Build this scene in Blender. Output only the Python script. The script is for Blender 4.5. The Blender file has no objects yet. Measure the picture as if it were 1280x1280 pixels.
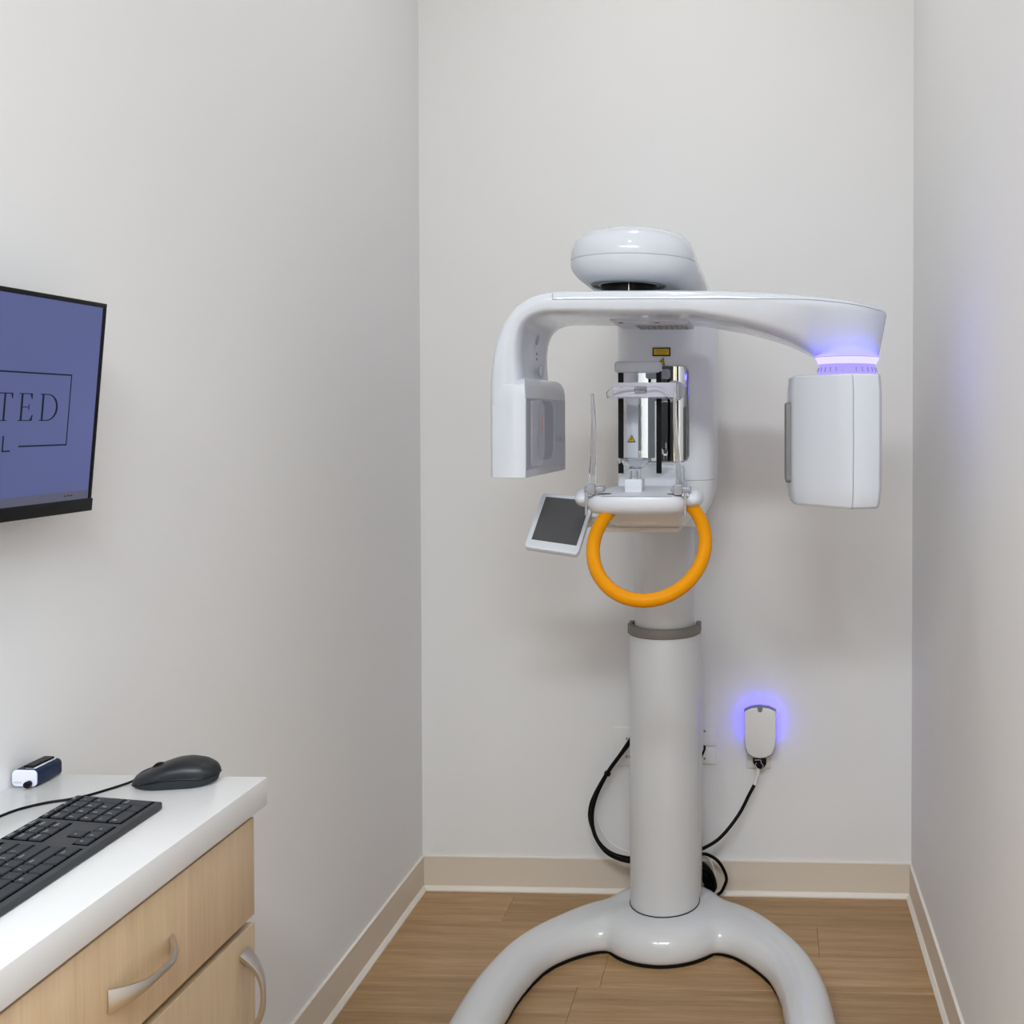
import bpy, bmesh, math, random
from mathutils import Vector, Matrix
random.seed(4)
PI = math.pi
scene = bpy.context.scene
C = scene.collection

# ------------------------------------------------------------------ camera
cam_d = bpy.data.cameras.new('camera')
cam = bpy.data.objects.new('camera', cam_d)
C.objects.link(cam)
cam.location = (0, 0, 1.445)
cam.rotation_euler = (math.radians(90 - 1.02), 0, math.radians(2.18))
cam_d.sensor_width = 36
cam_d.lens = 36 * 1290 / 1280
cam_d.shift_x = (640 - 906) / 1280
cam_d.shift_y = (545 - 640) / 1280
cam_d.clip_start = 0.02
scene.camera = cam

# ------------------------------------------------------------------ world, view
w = bpy.data.worlds.new('world'); scene.world = w
w.use_nodes = True
w.node_tree.nodes['Background'].inputs[0].default_value = (0.80, 0.88, 1.0, 1)
w.node_tree.nodes['Background'].inputs[1].default_value = 0.25
vs = scene.view_settings
vs.view_transform = 'Standard'; vs.look = 'None'; vs.gamma = 1; vs.use_curve_mapping = False
vs.exposure = 0.13

# room extents
XL, XR, YB, YF, ZC = -1.046, 0.444, 3.105, -0.40, 3.30
HX0, HX1, HY0 = -2.7, 2.1, -2.3      # corridor behind the camera

# ------------------------------------------------------------------ materials
def nodes(name):
    m = bpy.data.materials.new(name); m.use_nodes = True
    nt = m.node_tree; b = nt.nodes['Principled BSDF']
    return m, nt, b

def mat(name, col, rough=0.5, metal=0.0, bump=0.0, bscale=60, coat=0.0, var=0.0, trans=0.0, ior=1.45, alpha=1.0, spec=0.5):
    m, nt, b = nodes(name)
    b.inputs['Base Color'].default_value = (*col, 1)
    b.inputs['Roughness'].default_value = rough
    b.inputs['Metallic'].default_value = metal
    b.inputs['Coat Weight'].default_value = coat
    b.inputs['Coat Roughness'].default_value = 0.05
    b.inputs['Transmission Weight'].default_value = trans
    b.inputs['IOR'].default_value = ior
    b.inputs['Alpha'].default_value = alpha
    b.inputs['Specular IOR Level'].default_value = spec
    tc = nt.nodes.new('ShaderNodeTexCoord')
    if var:
        n = nt.nodes.new('ShaderNodeTexNoise'); n.inputs['Scale'].default_value = 3.0
        nt.links.new(tc.outputs['Object'], n.inputs['Vector'])
        r = nt.nodes.new('ShaderNodeMixRGB'); r.blend_type = 'MIX'
        r.inputs[1].default_value = (*[c * (1 - var) for c in col], 1)
        r.inputs[2].default_value = (*[min(1, c * (1 + var)) for c in col], 1)
        nt.links.new(n.outputs['Fac'], r.inputs[0]); nt.links.new(r.outputs[0], b.inputs['Base Color'])
    if bump:
        n = nt.nodes.new('ShaderNodeTexNoise'); n.inputs['Scale'].default_value = bscale
        n.inputs['Detail'].default_value = 4
        nt.links.new(tc.outputs['Object'], n.inputs['Vector'])
        bp = nt.nodes.new('ShaderNodeBump'); bp.inputs['Strength'].default_value = bump
        bp.inputs['Distance'].default_value = 0.002
        nt.links.new(n.outputs['Fac'], bp.inputs['Height']); nt.links.new(bp.outputs[0], b.inputs['Normal'])
    return m

def emit(name, col, strength):
    m, nt, b = nodes(name)
    b.inputs['Base Color'].default_value = (0.004, 0.004, 0.004, 1); b.inputs['Specular IOR Level'].default_value = 0.05
    b.inputs['Emission Color'].default_value = (*col, 1)
    b.inputs['Emission Strength'].default_value = strength
    return m

def wood(name, c1, c2, c3, scale, stretch, rough=0.45, rnd=True):
    """grain running along the axis with the small stretch factor"""
    m, nt, b = nodes(name)
    N = nt.nodes.new; L = nt.links.new
    tc = N('ShaderNodeTexCoord'); oi = N('ShaderNodeObjectInfo')
    mp = N('ShaderNodeMapping'); mp.inputs['Scale'].default_value = stretch
    add = N('ShaderNodeVectorMath'); add.operation = 'ADD'
    sc = N('ShaderNodeVectorMath'); sc.operation = 'SCALE'; sc.inputs['Scale'].default_value = 37.0 if rnd else 0
    cb = N('ShaderNodeCombineXYZ')
    for i in range(3): L(oi.outputs['Random'], cb.inputs[i])
    L(cb.outputs[0], sc.inputs[0]); L(tc.outputs['Object'], add.inputs[0]); L(sc.outputs[0], add.inputs[1])
    L(add.outputs[0], mp.inputs['Vector'])
    n1 = N('ShaderNodeTexNoise'); n1.inputs['Scale'].default_value = scale; n1.inputs['Detail'].default_value = 6; n1.inputs['Roughness'].default_value = 0.65
    n2 = N('ShaderNodeTexNoise'); n2.inputs['Scale'].default_value = scale * 6; n2.inputs['Detail'].default_value = 3
    L(mp.outputs[0], n1.inputs['Vector']); L(mp.outputs[0], n2.inputs['Vector'])
    mx = N('ShaderNodeMixRGB'); mx.inputs[0].default_value = 0.35
    L(n1.outputs['Fac'], mx.inputs[1]); L(n2.outputs['Fac'], mx.inputs[2])
    cr = N('ShaderNodeValToRGB')
    cr.color_ramp.elements[0].position = 0.32; cr.color_ramp.elements[0].color = (*c1, 1)
    cr.color_ramp.elements[1].position = 0.68; cr.color_ramp.elements[1].color = (*c3, 1)
    e = cr.color_ramp.elements.new(0.5); e.color = (*c2, 1)
    L(mx.outputs[0], cr.inputs[0])
    hs = N('ShaderNodeHueSaturation')
    mr = N('ShaderNodeMapRange'); mr.inputs['To Min'].default_value = 0.90; mr.inputs['To Max'].default_value = 1.10
    L(oi.outputs['Random'], mr.inputs['Value']); L(cr.outputs[0], hs.inputs['Color'])
    if rnd: L(mr.outputs[0], hs.inputs['Value'])
    L(hs.outputs[0], b.inputs['Base Color'])
    b.inputs['Roughness'].default_value = rough
    bp = N('ShaderNodeBump'); bp.inputs['Strength'].default_value = 0.12; bp.inputs['Distance'].default_value = 0.001
    L(n2.outputs['Fac'], bp.inputs['Height']); L(bp.outputs[0], b.inputs['Normal'])
    return m

M = {}
M['paint'] = mat('wall_paint', (0.79, 0.788, 0.785), 0.75, bump=0.05, bscale=220)
M['ceil'] = mat('ceiling_paint', (0.88, 0.88, 0.88), 0.8)
M['base'] = mat('baseboard_vinyl', (0.71, 0.625, 0.525), 0.45)
M['shoe'] = mat('base_toe', (0.80, 0.74, 0.66), 0.5)
M['plank'] = wood('vinyl_plank', (0.28, 0.165, 0.072), (0.40, 0.245, 0.115), (0.52, 0.34, 0.18), 5.0, (0.30, 6.5, 6.5), 0.42)
M['underfloor'] = mat('plank_joint', (0.20, 0.125, 0.065), 0.7)
M['oak'] = wood('oak_laminate', (0.44, 0.315, 0.19), (0.50, 0.365, 0.225), (0.56, 0.42, 0.27), 9.0, (5, 5, 0.25), 0.42, rnd=True)
M['carcass'] = mat('cabinet_carcass', (0.30, 0.20, 0.12), 0.6)
M['kick'] = mat('toe_kick', (0.10, 0.09, 0.08), 0.6)
M['quartz'] = mat('white_quartz', (0.72, 0.72, 0.715), 0.22, var=0.02)
M['nickel'] = mat('satin_nickel', (0.62, 0.58, 0.53), 0.28, 1.0)
M['white'] = mat('gloss_white_shell', (0.64, 0.675, 0.73), 0.16, coat=0.5)
M['carriage'] = mat('carriage_white_brightened', (0.74, 0.76, 0.80), 0.30)  # lighter than the other shells, to offset the shade under the arm
M['basewhite'] = mat('base_gloss_white', (0.66, 0.665, 0.675), 0.14, coat=0.5)
M['film'] = mat('clear_film', (0.80, 0.80, 0.86), 0.10, alpha=0.20)
M['corridor'] = mat('corridor_grey', (0.26, 0.265, 0.26), 0.7)
M['white2'] = mat('satin_white_shell', (0.64, 0.67, 0.725), 0.35)
M['column'] = mat('column_white', (0.63, 0.635, 0.645), 0.30, coat=0.2)
M['seam'] = mat('seam_grey', (0.33, 0.34, 0.38), 0.6)
M['black'] = mat('black_plastic', (0.006, 0.006, 0.007), 0.35, spec=0.15)
M['rubber'] = mat('grey_rubber', (0.20, 0.185, 0.165), 0.6)
M['gapshade'] = mat('gap_shade_black', (0.008, 0.008, 0.008), 0.7, spec=0.1)
M['greypan'] = mat('grey_panel', (0.20, 0.205, 0.21), 0.5, spec=0.3)
M['sensor'] = mat('sensor_window', (0.40, 0.41, 0.45), 0.16)
M['slate'] = mat('sensor_recess', (0.27, 0.28, 0.33), 0.25)
M['mirror'] = mat('mirror_chrome', (0.60, 0.62, 0.62), 0.025, 1.0)
M['chrome'] = mat('metal_pin', (0.55, 0.54, 0.53), 0.22, 1.0)
M['orange'] = mat('orange_grip', (0.64, 0.245, 0.0003), 0.40, spec=0.15)
M['clear'] = mat('clear_acrylic', (0.93, 0.93, 0.97), 0.05, trans=1.0, ior=1.45)
M['frost'] = mat('frosted_acrylic', (0.78, 0.77, 0.86), 0.25, trans=0.25)
M['hinge'] = mat('smoky_hinge', (0.50, 0.51, 0.55), 0.15, trans=0.45)
M['yellow'] = mat('warning_yellow', (0.72, 0.46, 0.02), 0.5)
M['ink'] = mat('label_ink', (0.015, 0.012, 0.006), 0.6)
M['red'] = mat('red_mark', (0.45, 0.05, 0.08), 0.5)
M['sticker'] = mat('grey_sticker', (0.50, 0.50, 0.50), 0.4)
M['stickertx'] = mat('sticker_print', (0.22, 0.22, 0.23), 0.5)
M['tablet'] = mat('touchscreen_glass', (0.085, 0.085, 0.088), 0.45, spec=0.2)
M['under'] = mat('under_tray_plastic', (0.72, 0.68, 0.63), 0.35)
M['plate'] = mat('outlet_plate', (0.79, 0.785, 0.77), 0.4)
M['cable'] = mat('cable_black', (0.004, 0.004, 0.004), 0.45, spec=0.12)
M['cablewhite'] = mat('cable_white', (0.75, 0.75, 0.74), 0.5)
M['adapter'] = mat('adapter_white', (0.74, 0.74, 0.73), 0.4)
M['adaptergrey'] = mat('adapter_grey', (0.20, 0.20, 0.20), 0.5)
M['bezel'] = mat('monitor_bezel', (0.008, 0.008, 0.009), 0.4, spec=0.15)
M['kbody'] = mat('keyboard_body', (0.050, 0.053, 0.058), 0.5, bump=0.03, bscale=900, spec=0.2)
M['key'] = mat('keycap', (0.028, 0.031, 0.037), 0.42, spec=0.25)
M['keygapshade'] = mat('key_gap_shade', (0.002, 0.002, 0.002), 0.8, spec=0.0)  # flat black sheets paint the shade in the gaps between keys
M['legend'] = mat('key_print', (0.62, 0.63, 0.64), 0.6)
M['mousetop'] = mat('mouse_shell', (0.012, 0.014, 0.017), 0.38, spec=0.4)
M['mouseside'] = mat('mouse_side', (0.026, 0.032, 0.036), 0.55, spec=0.2)
M['navy'] = mat('navy_plastic', (0.010, 0.020, 0.050), 0.35, spec=0.3)
M['devwhite'] = mat('device_white', (0.70, 0.73, 0.84), 0.35)
M['tan'] = wood('tan_door_frame', (0.50, 0.38, 0.22), (0.56, 0.43, 0.26), (0.62, 0.48, 0.30), 6, (5, 5, 0.3), 0.4)
M['dark'] = mat('dark_hall', (0.012, 0.012, 0.013), 0.8, spec=0.1)
M['lampwhite'] = mat('lamp_trim', (0.85, 0.85, 0.85), 0.4)
M['ringspill'] = emit('ring_blue_spill', (0.012, 0.008, 1.0), 34.0)
M['glow'] = emit('ring_led', (0.14, 0.13, 1.0), 5.5)
M['glow2'] = emit('vent_glow', (0.42, 0.34, 1.0), 1.0)
M['backled'] = emit('adapter_led', (0.02, 0.004, 1.0), 18.0)
M['fillglow'] = emit('fill_panel_diffuser', (0.93, 0.97, 1.0), 3.0)
M['lampglow'] = emit('downlight_lens', (1.0, 0.97, 0.93), 20.0)

def screen_mat():
    m, nt, b = nodes('monitor_picture')
    N = nt.nodes.new; L = nt.links.new
    b.inputs['Base Color'].default_value = (0.01, 0.01, 0.012, 1)
    b.inputs['Roughness'].default_value = 0.4; b.inputs['Specular IOR Level'].default_value = 0.1
    tc = N('ShaderNodeTexCoord'); n = N('ShaderNodeTexNoise'); n.inputs['Scale'].default_value = 3
    L(tc.outputs['Object'], n.inputs['Vector'])
    cr = N('ShaderNodeValToRGB')
    cr.color_ramp.elements[0].position = 0.3; cr.color_ramp.elements[0].color = (0.075, 0.092, 0.215, 1)
    cr.color_ramp.elements[1].position = 0.7; cr.color_ramp.elements[1].color = (0.098, 0.112, 0.262, 1)
    L(n.outputs['Fac'], cr.inputs[0]); L(cr.outputs[0], b.inputs['Emission Color'])
    b.inputs['Emission Strength'].default_value = 1.0
    return m
M['screen'] = screen_mat()
M['taskbar'] = emit('taskbar', (0.12, 0.12, 0.18), 0.8)
M['screenink'] = emit('screen_letters', (0.008, 0.012, 0.02), 1.0)

# ------------------------------------------------------------------ mesh helpers
ORG = {}
class MB:
    """collects shapes, given in room coordinates, in one bmesh"""
    def __init__(s): s.bm = bmesh.new()
    def box(s, x0, x1, y0, y1, z0, z1, bev=0.0, seg=3):
        b = bmesh.new()
        bmesh.ops.create_cube(b, size=1)
        for v in b.verts:
            v.co = Vector(((x0 + x1) / 2 + v.co.x * (x1 - x0), (y0 + y1) / 2 + v.co.y * (y1 - y0), (z0 + z1) / 2 + v.co.z * (z1 - z0)))
        if bev: bmesh.ops.bevel(b, geom=b.edges[:], offset=bev, segments=seg, profile=0.5, affect='EDGES')
        return s.merge(b)
    def merge(s, b, mtx=None):
        if mtx is not None: bmesh.ops.transform(b, matrix=mtx, verts=b.verts)
        bmesh.ops.recalc_face_normals(b, faces=b.faces)
        me = bpy.data.meshes.new('tmp'); b.to_mesh(me); b.free()
        s.bm.from_mesh(me); bpy.data.meshes.remove(me)
        return s
    def prism(s, poly, a, b_, axis='z', bev=0.0, seg=3):
        """polygon extruded from a to b_ along an axis; poly in the two other axes"""
        def P(p, t):
            return {'z': (p[0], p[1], t), 'y': (p[0], t, p[1]), 'x': (t, p[0], p[1])}[axis]
        b = bmesh.new()
        lo = [b.verts.new(P(p, a)) for p in poly]; hi = [b.verts.new(P(p, b_)) for p in poly]
        n = len(poly)
        b.faces.new(lo); b.faces.new(hi)
        for i in range(n): b.faces.new((lo[i], lo[(i + 1) % n], hi[(i + 1) % n], hi[i]))
        bmesh.ops.recalc_face_normals(b, faces=b.faces)
        if bev:
            ed = [e for e in b.edges if len(e.link_faces) == 2 and e.calc_face_angle(0) > 0.6]
            bmesh.ops.bevel(b, geom=ed, offset=bev, segments=seg, profile=0.5, affect='EDGES')
        return s.merge(b)
    def loft(s, rings, cap=True, closed=True):
        b = bmesh.new()
        R = [[b.verts.new(p) for p in r] for r in rings]
        n = len(R[0])
        for i in range(len(R) - 1):
            for j in range(n if closed else n - 1):
                k = (j + 1) % n
                b.faces.new((R[i][j], R[i][k], R[i + 1][k], R[i + 1][j]))
        if cap:
            b.faces.new(R[0]); b.faces.new(R[-1])
        return s.merge(b)
    def lathe(s, prof, c, n=40, a0=0.0, a1=2 * PI):
        full = abs(a1 - a0 - 2 * PI) < 1e-6
        rings = []
        m = n if full else n + 1
        for r, z in prof:
            rings.append([(c[0] + r * math.cos(a0 + (a1 - a0) * i / n), c[1] + r * math.sin(a0 + (a1 - a0) * i / n), z) for i in range(m)])
        return s.loft(rings, cap=full and prof[0][0] > 0 and prof[-1] != prof[0], closed=full)
    def tube(s, pts, r, n=10, smooth=True, flat=None):
        """round tube along points; r a number or a list; Catmull-Rom smoothed"""
        P = [Vector(p) for p in pts]
        rr = r if isinstance(r, (list, tuple)) else [r] * len(P)
        if smooth and len(P) > 2:
            Q, RR = [], []
            for i in range(len(P) - 1):
                p0 = P[max(i - 1, 0)]; p1 = P[i]; p2 = P[i + 1]; p3 = P[min(i + 2, len(P) - 1)]
                for k in range(6):
                    t = k / 6
                    Q.append(0.5 * ((2 * p1) + (p2 - p0) * t + (2 * p0 - 5 * p1 + 4 * p2 - p3) * t * t + (3 * p1 - p0 - 3 * p2 + p3) * t ** 3))
                    RR.append(rr[i] * (1 - t) + rr[i + 1] * t)
            Q.append(P[-1]); RR.append(rr[-1]); P, rr = Q, RR
        rings = []
        d0 = (P[1] - P[0]).normalized()
        up = Vector((0, 0, 1)) if abs(d0.z) < 0.9 else Vector((0, 1, 0))
        u = d0.cross(up).normalized()
        for i, p in enumerate(P):
            d = (P[min(i + 1, len(P) - 1)] - P[max(i - 1, 0)]).normalized()
            u = (u - d * u.dot(d)).normalized(); v = d.cross(u)
            rings.append([p + (u * math.cos(2 * PI * k / n) + v * math.sin(2 * PI * k / n)) * rr[i] for k in range(n)])
        return s.loft(rings)
    def ell(s, c, r, n=20, m=12):
        b = bmesh.new(); bmesh.ops.create_uvsphere(b, u_segments=n, v_segments=m, radius=1)
        for v in b.verts: v.co = Vector((c[0] + v.co.x * r[0], c[1] + v.co.y * r[1], c[2] + v.co.z * r[2]))
        return s.merge(b)
    def quad(s, pts, th, nrm):
        """flat plate from 4+ corner points, thickness th along -nrm"""
        nrm = Vector(nrm).normalized()
        b = bmesh.new()
        a = [b.verts.new(Vector(p)) for p in pts]; c = [b.verts.new(Vector(p) - nrm * th) for p in pts]
        n = len(a); b.faces.new(a); b.faces.new(c)
        for i in range(n): b.faces.new((a[i], a[(i + 1) % n], c[(i + 1) % n], c[i]))
        return s.merge(b)
    def bevel(s, off, seg=3, ang=0.6):
        ed = [e for e in s.bm.edges if len(e.link_faces) == 2 and e.calc_face_angle(0) > ang]
        bmesh.ops.bevel(s.bm, geom=ed, offset=off, segments=seg, profile=0.5, affect='EDGES')
        return s
    def xf(s, mtx): bmesh.ops.transform(s.bm, matrix=mtx, verts=s.bm.verts); return s
    def mesh(s, name, org=(0, 0, 0), angle=40, smooth=True):
        me = bpy.data.meshes.new(name)
        bmesh.ops.translate(s.bm, vec=-Vector(org), verts=s.bm.verts)
        s.bm.to_mesh(me); s.bm.free()
        if smooth:
            me.shade_smooth(); me.set_sharp_from_angle(angle=math.radians(angle))
        return me
    def build(s, name, m, parent=None, loc=None, angle=40, label=None):
        """links the shapes as ONE mesh object"""
        if parent is not None: org = ORG[parent]
        else: org = Vector(loc or (0, 0, 0))
        o = bpy.data.objects.new(name, s.mesh(name, org, angle))
        o.data.materials.append(M[m] if isinstance(m, str) else m)
        C.objects.link(o)
        if parent is not None: o.parent = parent
        else: o.location = org
        ORG[o] = Vector(org)
        if label: o['label'] = label
        return o

def thing(name, label, cat, loc, group=None):
    o = bpy.data.objects.new(name, None); C.objects.link(o)
    o.empty_display_size = 0.05
    o.location = loc; ORG[o] = Vector(loc)
    o['label'] = label; o['category'] = cat
    if group: o['group'] = group
    return o
def tag(o, label, cat, group=None):
    o['label'] = label; o['category'] = cat
    if group: o['group'] = group
    return o
def struct(o, label=None):
    o['kind'] = 'structure'
    if label: o['label'] = label
    return o
def remeshed(mb, voxel, smooth_it):
    """fuse overlapping shapes into one smooth skin"""
    me = bpy.data.meshes.new('tmp'); mb.bm.to_mesh(me); mb.bm.free()
    o = bpy.data.objects.new('tmp', me); C.objects.link(o)
    r = o.modifiers.new('r', 'REMESH'); r.mode = 'VOXEL'; r.voxel_size = voxel
    s = o.modifiers.new('s', 'SMOOTH'); s.factor = 0.5; s.iterations = smooth_it
    dg = bpy.context.evaluated_depsgraph_get()
    ev = bpy.data.meshes.new_from_object(o.evaluated_get(dg))
    bpy.data.objects.remove(o); bpy.data.meshes.remove(me)
    out = MB(); out.bm.from_mesh(ev); bpy.data.meshes.remove(ev)
    return out
def rrect(x0, x1, y0, y1, r, n=6):
    pts = []
    for cx, cy, a in ((x1 - r, y1 - r, 0), (x0 + r, y1 - r, PI / 2), (x0 + r, y0 + r, PI), (x1 - r, y0 + r, 1.5 * PI)):
        for i in range(n + 1):
            t = a + PI / 2 * i / n
            pts.append((cx + r * math.cos(t), cy + r * math.sin(t)))
    return pts

# ------------------------------------------------------------------ the room
fl = MB().box(HX0 - 0.1, HX1 + 0.1, HY0 - 0.1, YB + 0.1, -0.06, -0.0025).build('floor', 'underfloor'); struct(fl, 'wood-look vinyl plank floor'); ORG[fl] = Vector((0, 0, 0))
PW, PL = 0.165, 1.22
mesh_cache = {}
def plank(x0, x1, y0, y1):
    key = (round(x1 - x0, 3), round(y1 - y0, 3))
    if key not in mesh_cache:
        g = 0.00025
        mb = MB().box(g, key[0] - g, g, key[1] - g, -0.006, 0, 0.0008, 1)
        me = mb.mesh('plank', smooth=False); me.materials.append(M['plank']); mesh_cache[key] = me
    o = bpy.data.objects.new('plank', mesh_cache[key]); C.objects.link(o)
    o.location = (x0, y0, 0); o.parent = fl
joints = {0: -0.95, 1: -0.752, 2: 0.15, 3: -0.416}
for i in range(22):
    y1 = 3.075 - PW * i + (PW if i == 0 else 0)
    # rows counted away from the far wall
    yhi = min(3.075 - PW * (i - 1), YB); ylo = 3.075 - PW * i
    j = joints.get(i, -1.0 + (i * 0.437) % PL)
    x = j - PL * math.ceil((j - XL) / PL)
    while x < XR:
        a, b = max(x, XL), min(x + PL, XR)
        if b - a > 0.01: plank(a, b, ylo, yhi)
        x += PL
# walls
struct(MB().box(XL - 0.1, XL, YF, YB + 0.1, 0, ZC).build('wall_left', 'paint'), 'pale greige painted wall with the monitor')
struct(MB().box(XR, XR + 0.1, YF, YB + 0.1, 0, ZC).build('wall_right', 'paint'), 'pale greige painted wall on the right')
struct(MB().box(XL, XR, YB, YB + 0.1, 0, ZC).build('wall_back', 'paint'), 'pale greige wall behind the x-ray machine')
struct(MB().box(HX0 - 0.1, HX1 + 0.1, HY0 - 0.1, YB + 0.1, ZC, ZC + 0.1).build('ceiling', 'ceil'))
# the corridor the alcove opens to, behind the camera
struct(MB().box(HX0, XL - 0.1, YF, YF + 0.1, 0, ZC).build('wall_corridor_left', 'paint'))
struct(MB().box(XR + 0.1, HX1, YF, YF + 0.1, 0, ZC).build('wall_corridor_right', 'paint'))
struct(MB().box(HX0 - 0.1, HX0, HY0, YF + 0.1, 0, ZC).build('wall_corridor_end', 'paint'))
struct(MB().box(HX1, HX1 + 0.1, HY0, YF + 0.1, 0, ZC).build('wall_corridor_far', 'paint'))
DX0, DX1, DZ = -0.98, -0.10, 2.13
wf = MB()
wf.box(HX0, DX0, HY0 - 0.1, HY0, 0, ZC); wf.box(DX1, 0.25, HY0 - 0.1, HY0, 0, ZC); wf.box(1.15, HX1, HY0 - 0.1, HY0, 0, ZC); wf.box(DX0, DX1, HY0 - 0.1, HY0, DZ, ZC); wf.box(0.25, 1.15, HY0 - 0.1, HY0, DZ, ZC)
struct(wf.build('wall_front', 'corridor'))
for nm, a0, a1 in (('door_1', DX0, DX1), ('door_2', 0.25, 1.15)):
    df = MB()
    df.box(a0 - 0.06, a0 + 0.03, HY0 - 0.10, HY0 + 0.02, 0, DZ + 0.05, 0.004); df.box(a1 - 0.03, a1 + 0.06, HY0 - 0.10, HY0 + 0.02, 0, DZ + 0.05, 0.004)
    df.box(a0 + 0.03, a1 - 0.03, HY0 - 0.10, HY0 + 0.02, DZ - 0.03, DZ + 0.05, 0.004)
    dfo = df.build(nm, 'tan'); struct(dfo, 'tan wooden door frame across the corridor')
    MB().box(a0 + 0.03, a1 - 0.03, HY0 - 0.09, HY0 - 0.05, 0.005, DZ - 0.03).build('door_leaf', 'dark', dfo, label='dark door leaf')
# baseboards with a lighter toe
def baseboard(name, prof_dir, a, b):
    H, T = 0.104, 0.006
    prof = [(0, 0.010), (T, 0.010), (T, H - 0.004), (T - 0.004, H), (0, H)]
    toe = [(0, 0), (0.017, 0), (0.017, 0.004), (T + 0.003, 0.0135), (0, 0.0135)]
    rim = [(T, H - 0.0035), (T + 0.0012, H - 0.0035), (T + 0.0012, H), (T - 0.004, H + 0.0012), (0, H + 0.0012), (0, H)]
    def sweep(pf):
        return MB().loft([[prof_dir(t, d, z) for d, z in pf] for t in (a, b)])
    o = sweep(prof).build(name, 'base'); struct(o)
    sweep(toe).build('base_toe', 'shoe', o, label='pale toe strip'); sweep(rim).build('top_bead', 'shoe', o)
baseboard('baseboard_left', lambda t, d, z: (XL + d, t, z), YF, YB)
baseboard('baseboard_right', lambda t, d, z: (XR - d, t, z), YF, YB)
baseboard('baseboard_back', lambda t, d, z: (t, YB - d, z), XL, XR)
# ceiling downlights (they light the room)
for i, (x, y, p) in enumerate(((-0.28, 2.30, 3.8), (-0.30, 0.70, 1.6))):
    t = thing('recessed_downlight', ('round white ceiling downlight above the x-ray machine', 'round white ceiling downlight above the keyboard counter')[i], 'light', (x, y, ZC), 'ceiling downlights')
    MB().lathe([(0.075, ZC - 0.003), (0.078, ZC - 0.008), (0.098, ZC - 0.006), (0.100, ZC), (0.075, ZC)], (x, y), 40).build('trim_ring', 'lampwhite', t)
    MB().lathe([(0.074, ZC - 0.0045), (0.074, ZC - 0.001)], (x, y), 32).build('lens', 'lampglow', t)
    ld = bpy.data.lights.new('downlight_lamp', 'AREA'); ld.shape = 'DISK'; ld.size = 0.14; ld.energy = p
    ld.color = (1.0, 0.985, 0.97); ld.spread = math.radians(178)
    lo = bpy.data.objects.new('downlight_lamp', ld); C.objects.link(lo); lo.parent = t; lo.location = (0, 0, -0.012)

for i, x in enumerate((-1.5, 0.0, 1.35)):  # unseen panels added behind the camera for soft frontal light
    t = thing('added_fill_panel', ('added unseen fill light panel in the corridor ceiling, left of the alcove', 'added unseen fill light panel in the corridor ceiling, in front of the alcove', 'added unseen fill light panel in the corridor ceiling, right of the alcove')[i], 'light', (x, -1.35, ZC), 'added corridor fill panels')
    MB().box(x - 0.61, x + 0.61, -1.66, -1.04, ZC - 0.008, ZC, 0.002, 1).build('panel_frame', 'lampwhite', t)
    MB().box(x - 0.59, x + 0.59, -1.64, -1.06, ZC - 0.0095, ZC - 0.004).build('diffuser', 'fillglow', t)
    ld = bpy.data.lights.new('fill_panel_lamp', 'AREA'); ld.shape = 'RECTANGLE'; ld.size = 1.18; ld.size_y = 0.58; ld.energy = (84, 100, 98)[i]
    ld.color = ((0.95, 0.98, 1.0), (0.90, 0.955, 1.0), (0.80, 0.90, 1.0))[i]
    lo = bpy.data.objects.new('fill_panel_lamp', ld); C.objects.link(lo); lo.parent = t; lo.location = (0, 0, -0.014)

# ------------------------------------------------------------------ panoramic x-ray machine
AX = -0.276; CY = 2.85
X = thing('panoramic_xray_machine', 'white floor-standing dental panoramic x-ray machine with orange handle ring', 'x-ray machine', (AX, CY, 0))

# base: hub and horseshoe feet in one skin
mb = MB()
ZB = 0.004
mb.lathe([(0.001, ZB), (0.176, ZB), (0.185, 0.014), (0.187, 0.036), (0.180, 0.062), (0.162, 0.084), (0.135, 0.094), (0.001, 0.097)], (AX, CY - 0.003), 64)
FEET = ([(AX - 0.06, 2.845, 1.9), (-0.43, 2.832, 1.75), (-0.52, 2.775, 1.28), (-0.606, 2.672, 1.04), (-0.650, 2.53, 1), (-0.666, 2.39, 1), (-0.668, 2.22, 1), (-0.655, 2.06, 1), (-0.635, 1.97, 1)],
        [(AX + 0.06, 2.845, 1.9), (-0.120, 2.832, 1.75), (-0.032, 2.772, 1.28), (0.055, 2.645, 1.04), (0.094, 2.52, 1), (0.108, 2.39, 1), (0.114, 2.22, 1), (0.102, 2.06, 1), (0.082, 1.97, 1)])
def spline(P):
    Q = []
    for i in range(len(P) - 1):
        p0 = P[max(i - 1, 0)]; p1 = P[i]; p2 = P[i + 1]; p3 = P[min(i + 2, len(P) - 1)]
        for k in range(5):
            t = k / 5
            Q.append(0.5 * ((2 * p1) + (p2 - p0) * t + (2 * p0 - 5 * p1 + 4 * p2 - p3) * t * t + (3 * p1 - p0 - 3 * p2 + p3) * t ** 3))
    return Q + [P[-1]]
pad = MB()  # dark slab drawn in for the shadow gap under the base
pad.lathe([(0.001, 0.0), (0.176, 0.0), (0.176, 0.008), (0.001, 0.008)], (AX, CY - 0.003), 48)
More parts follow.
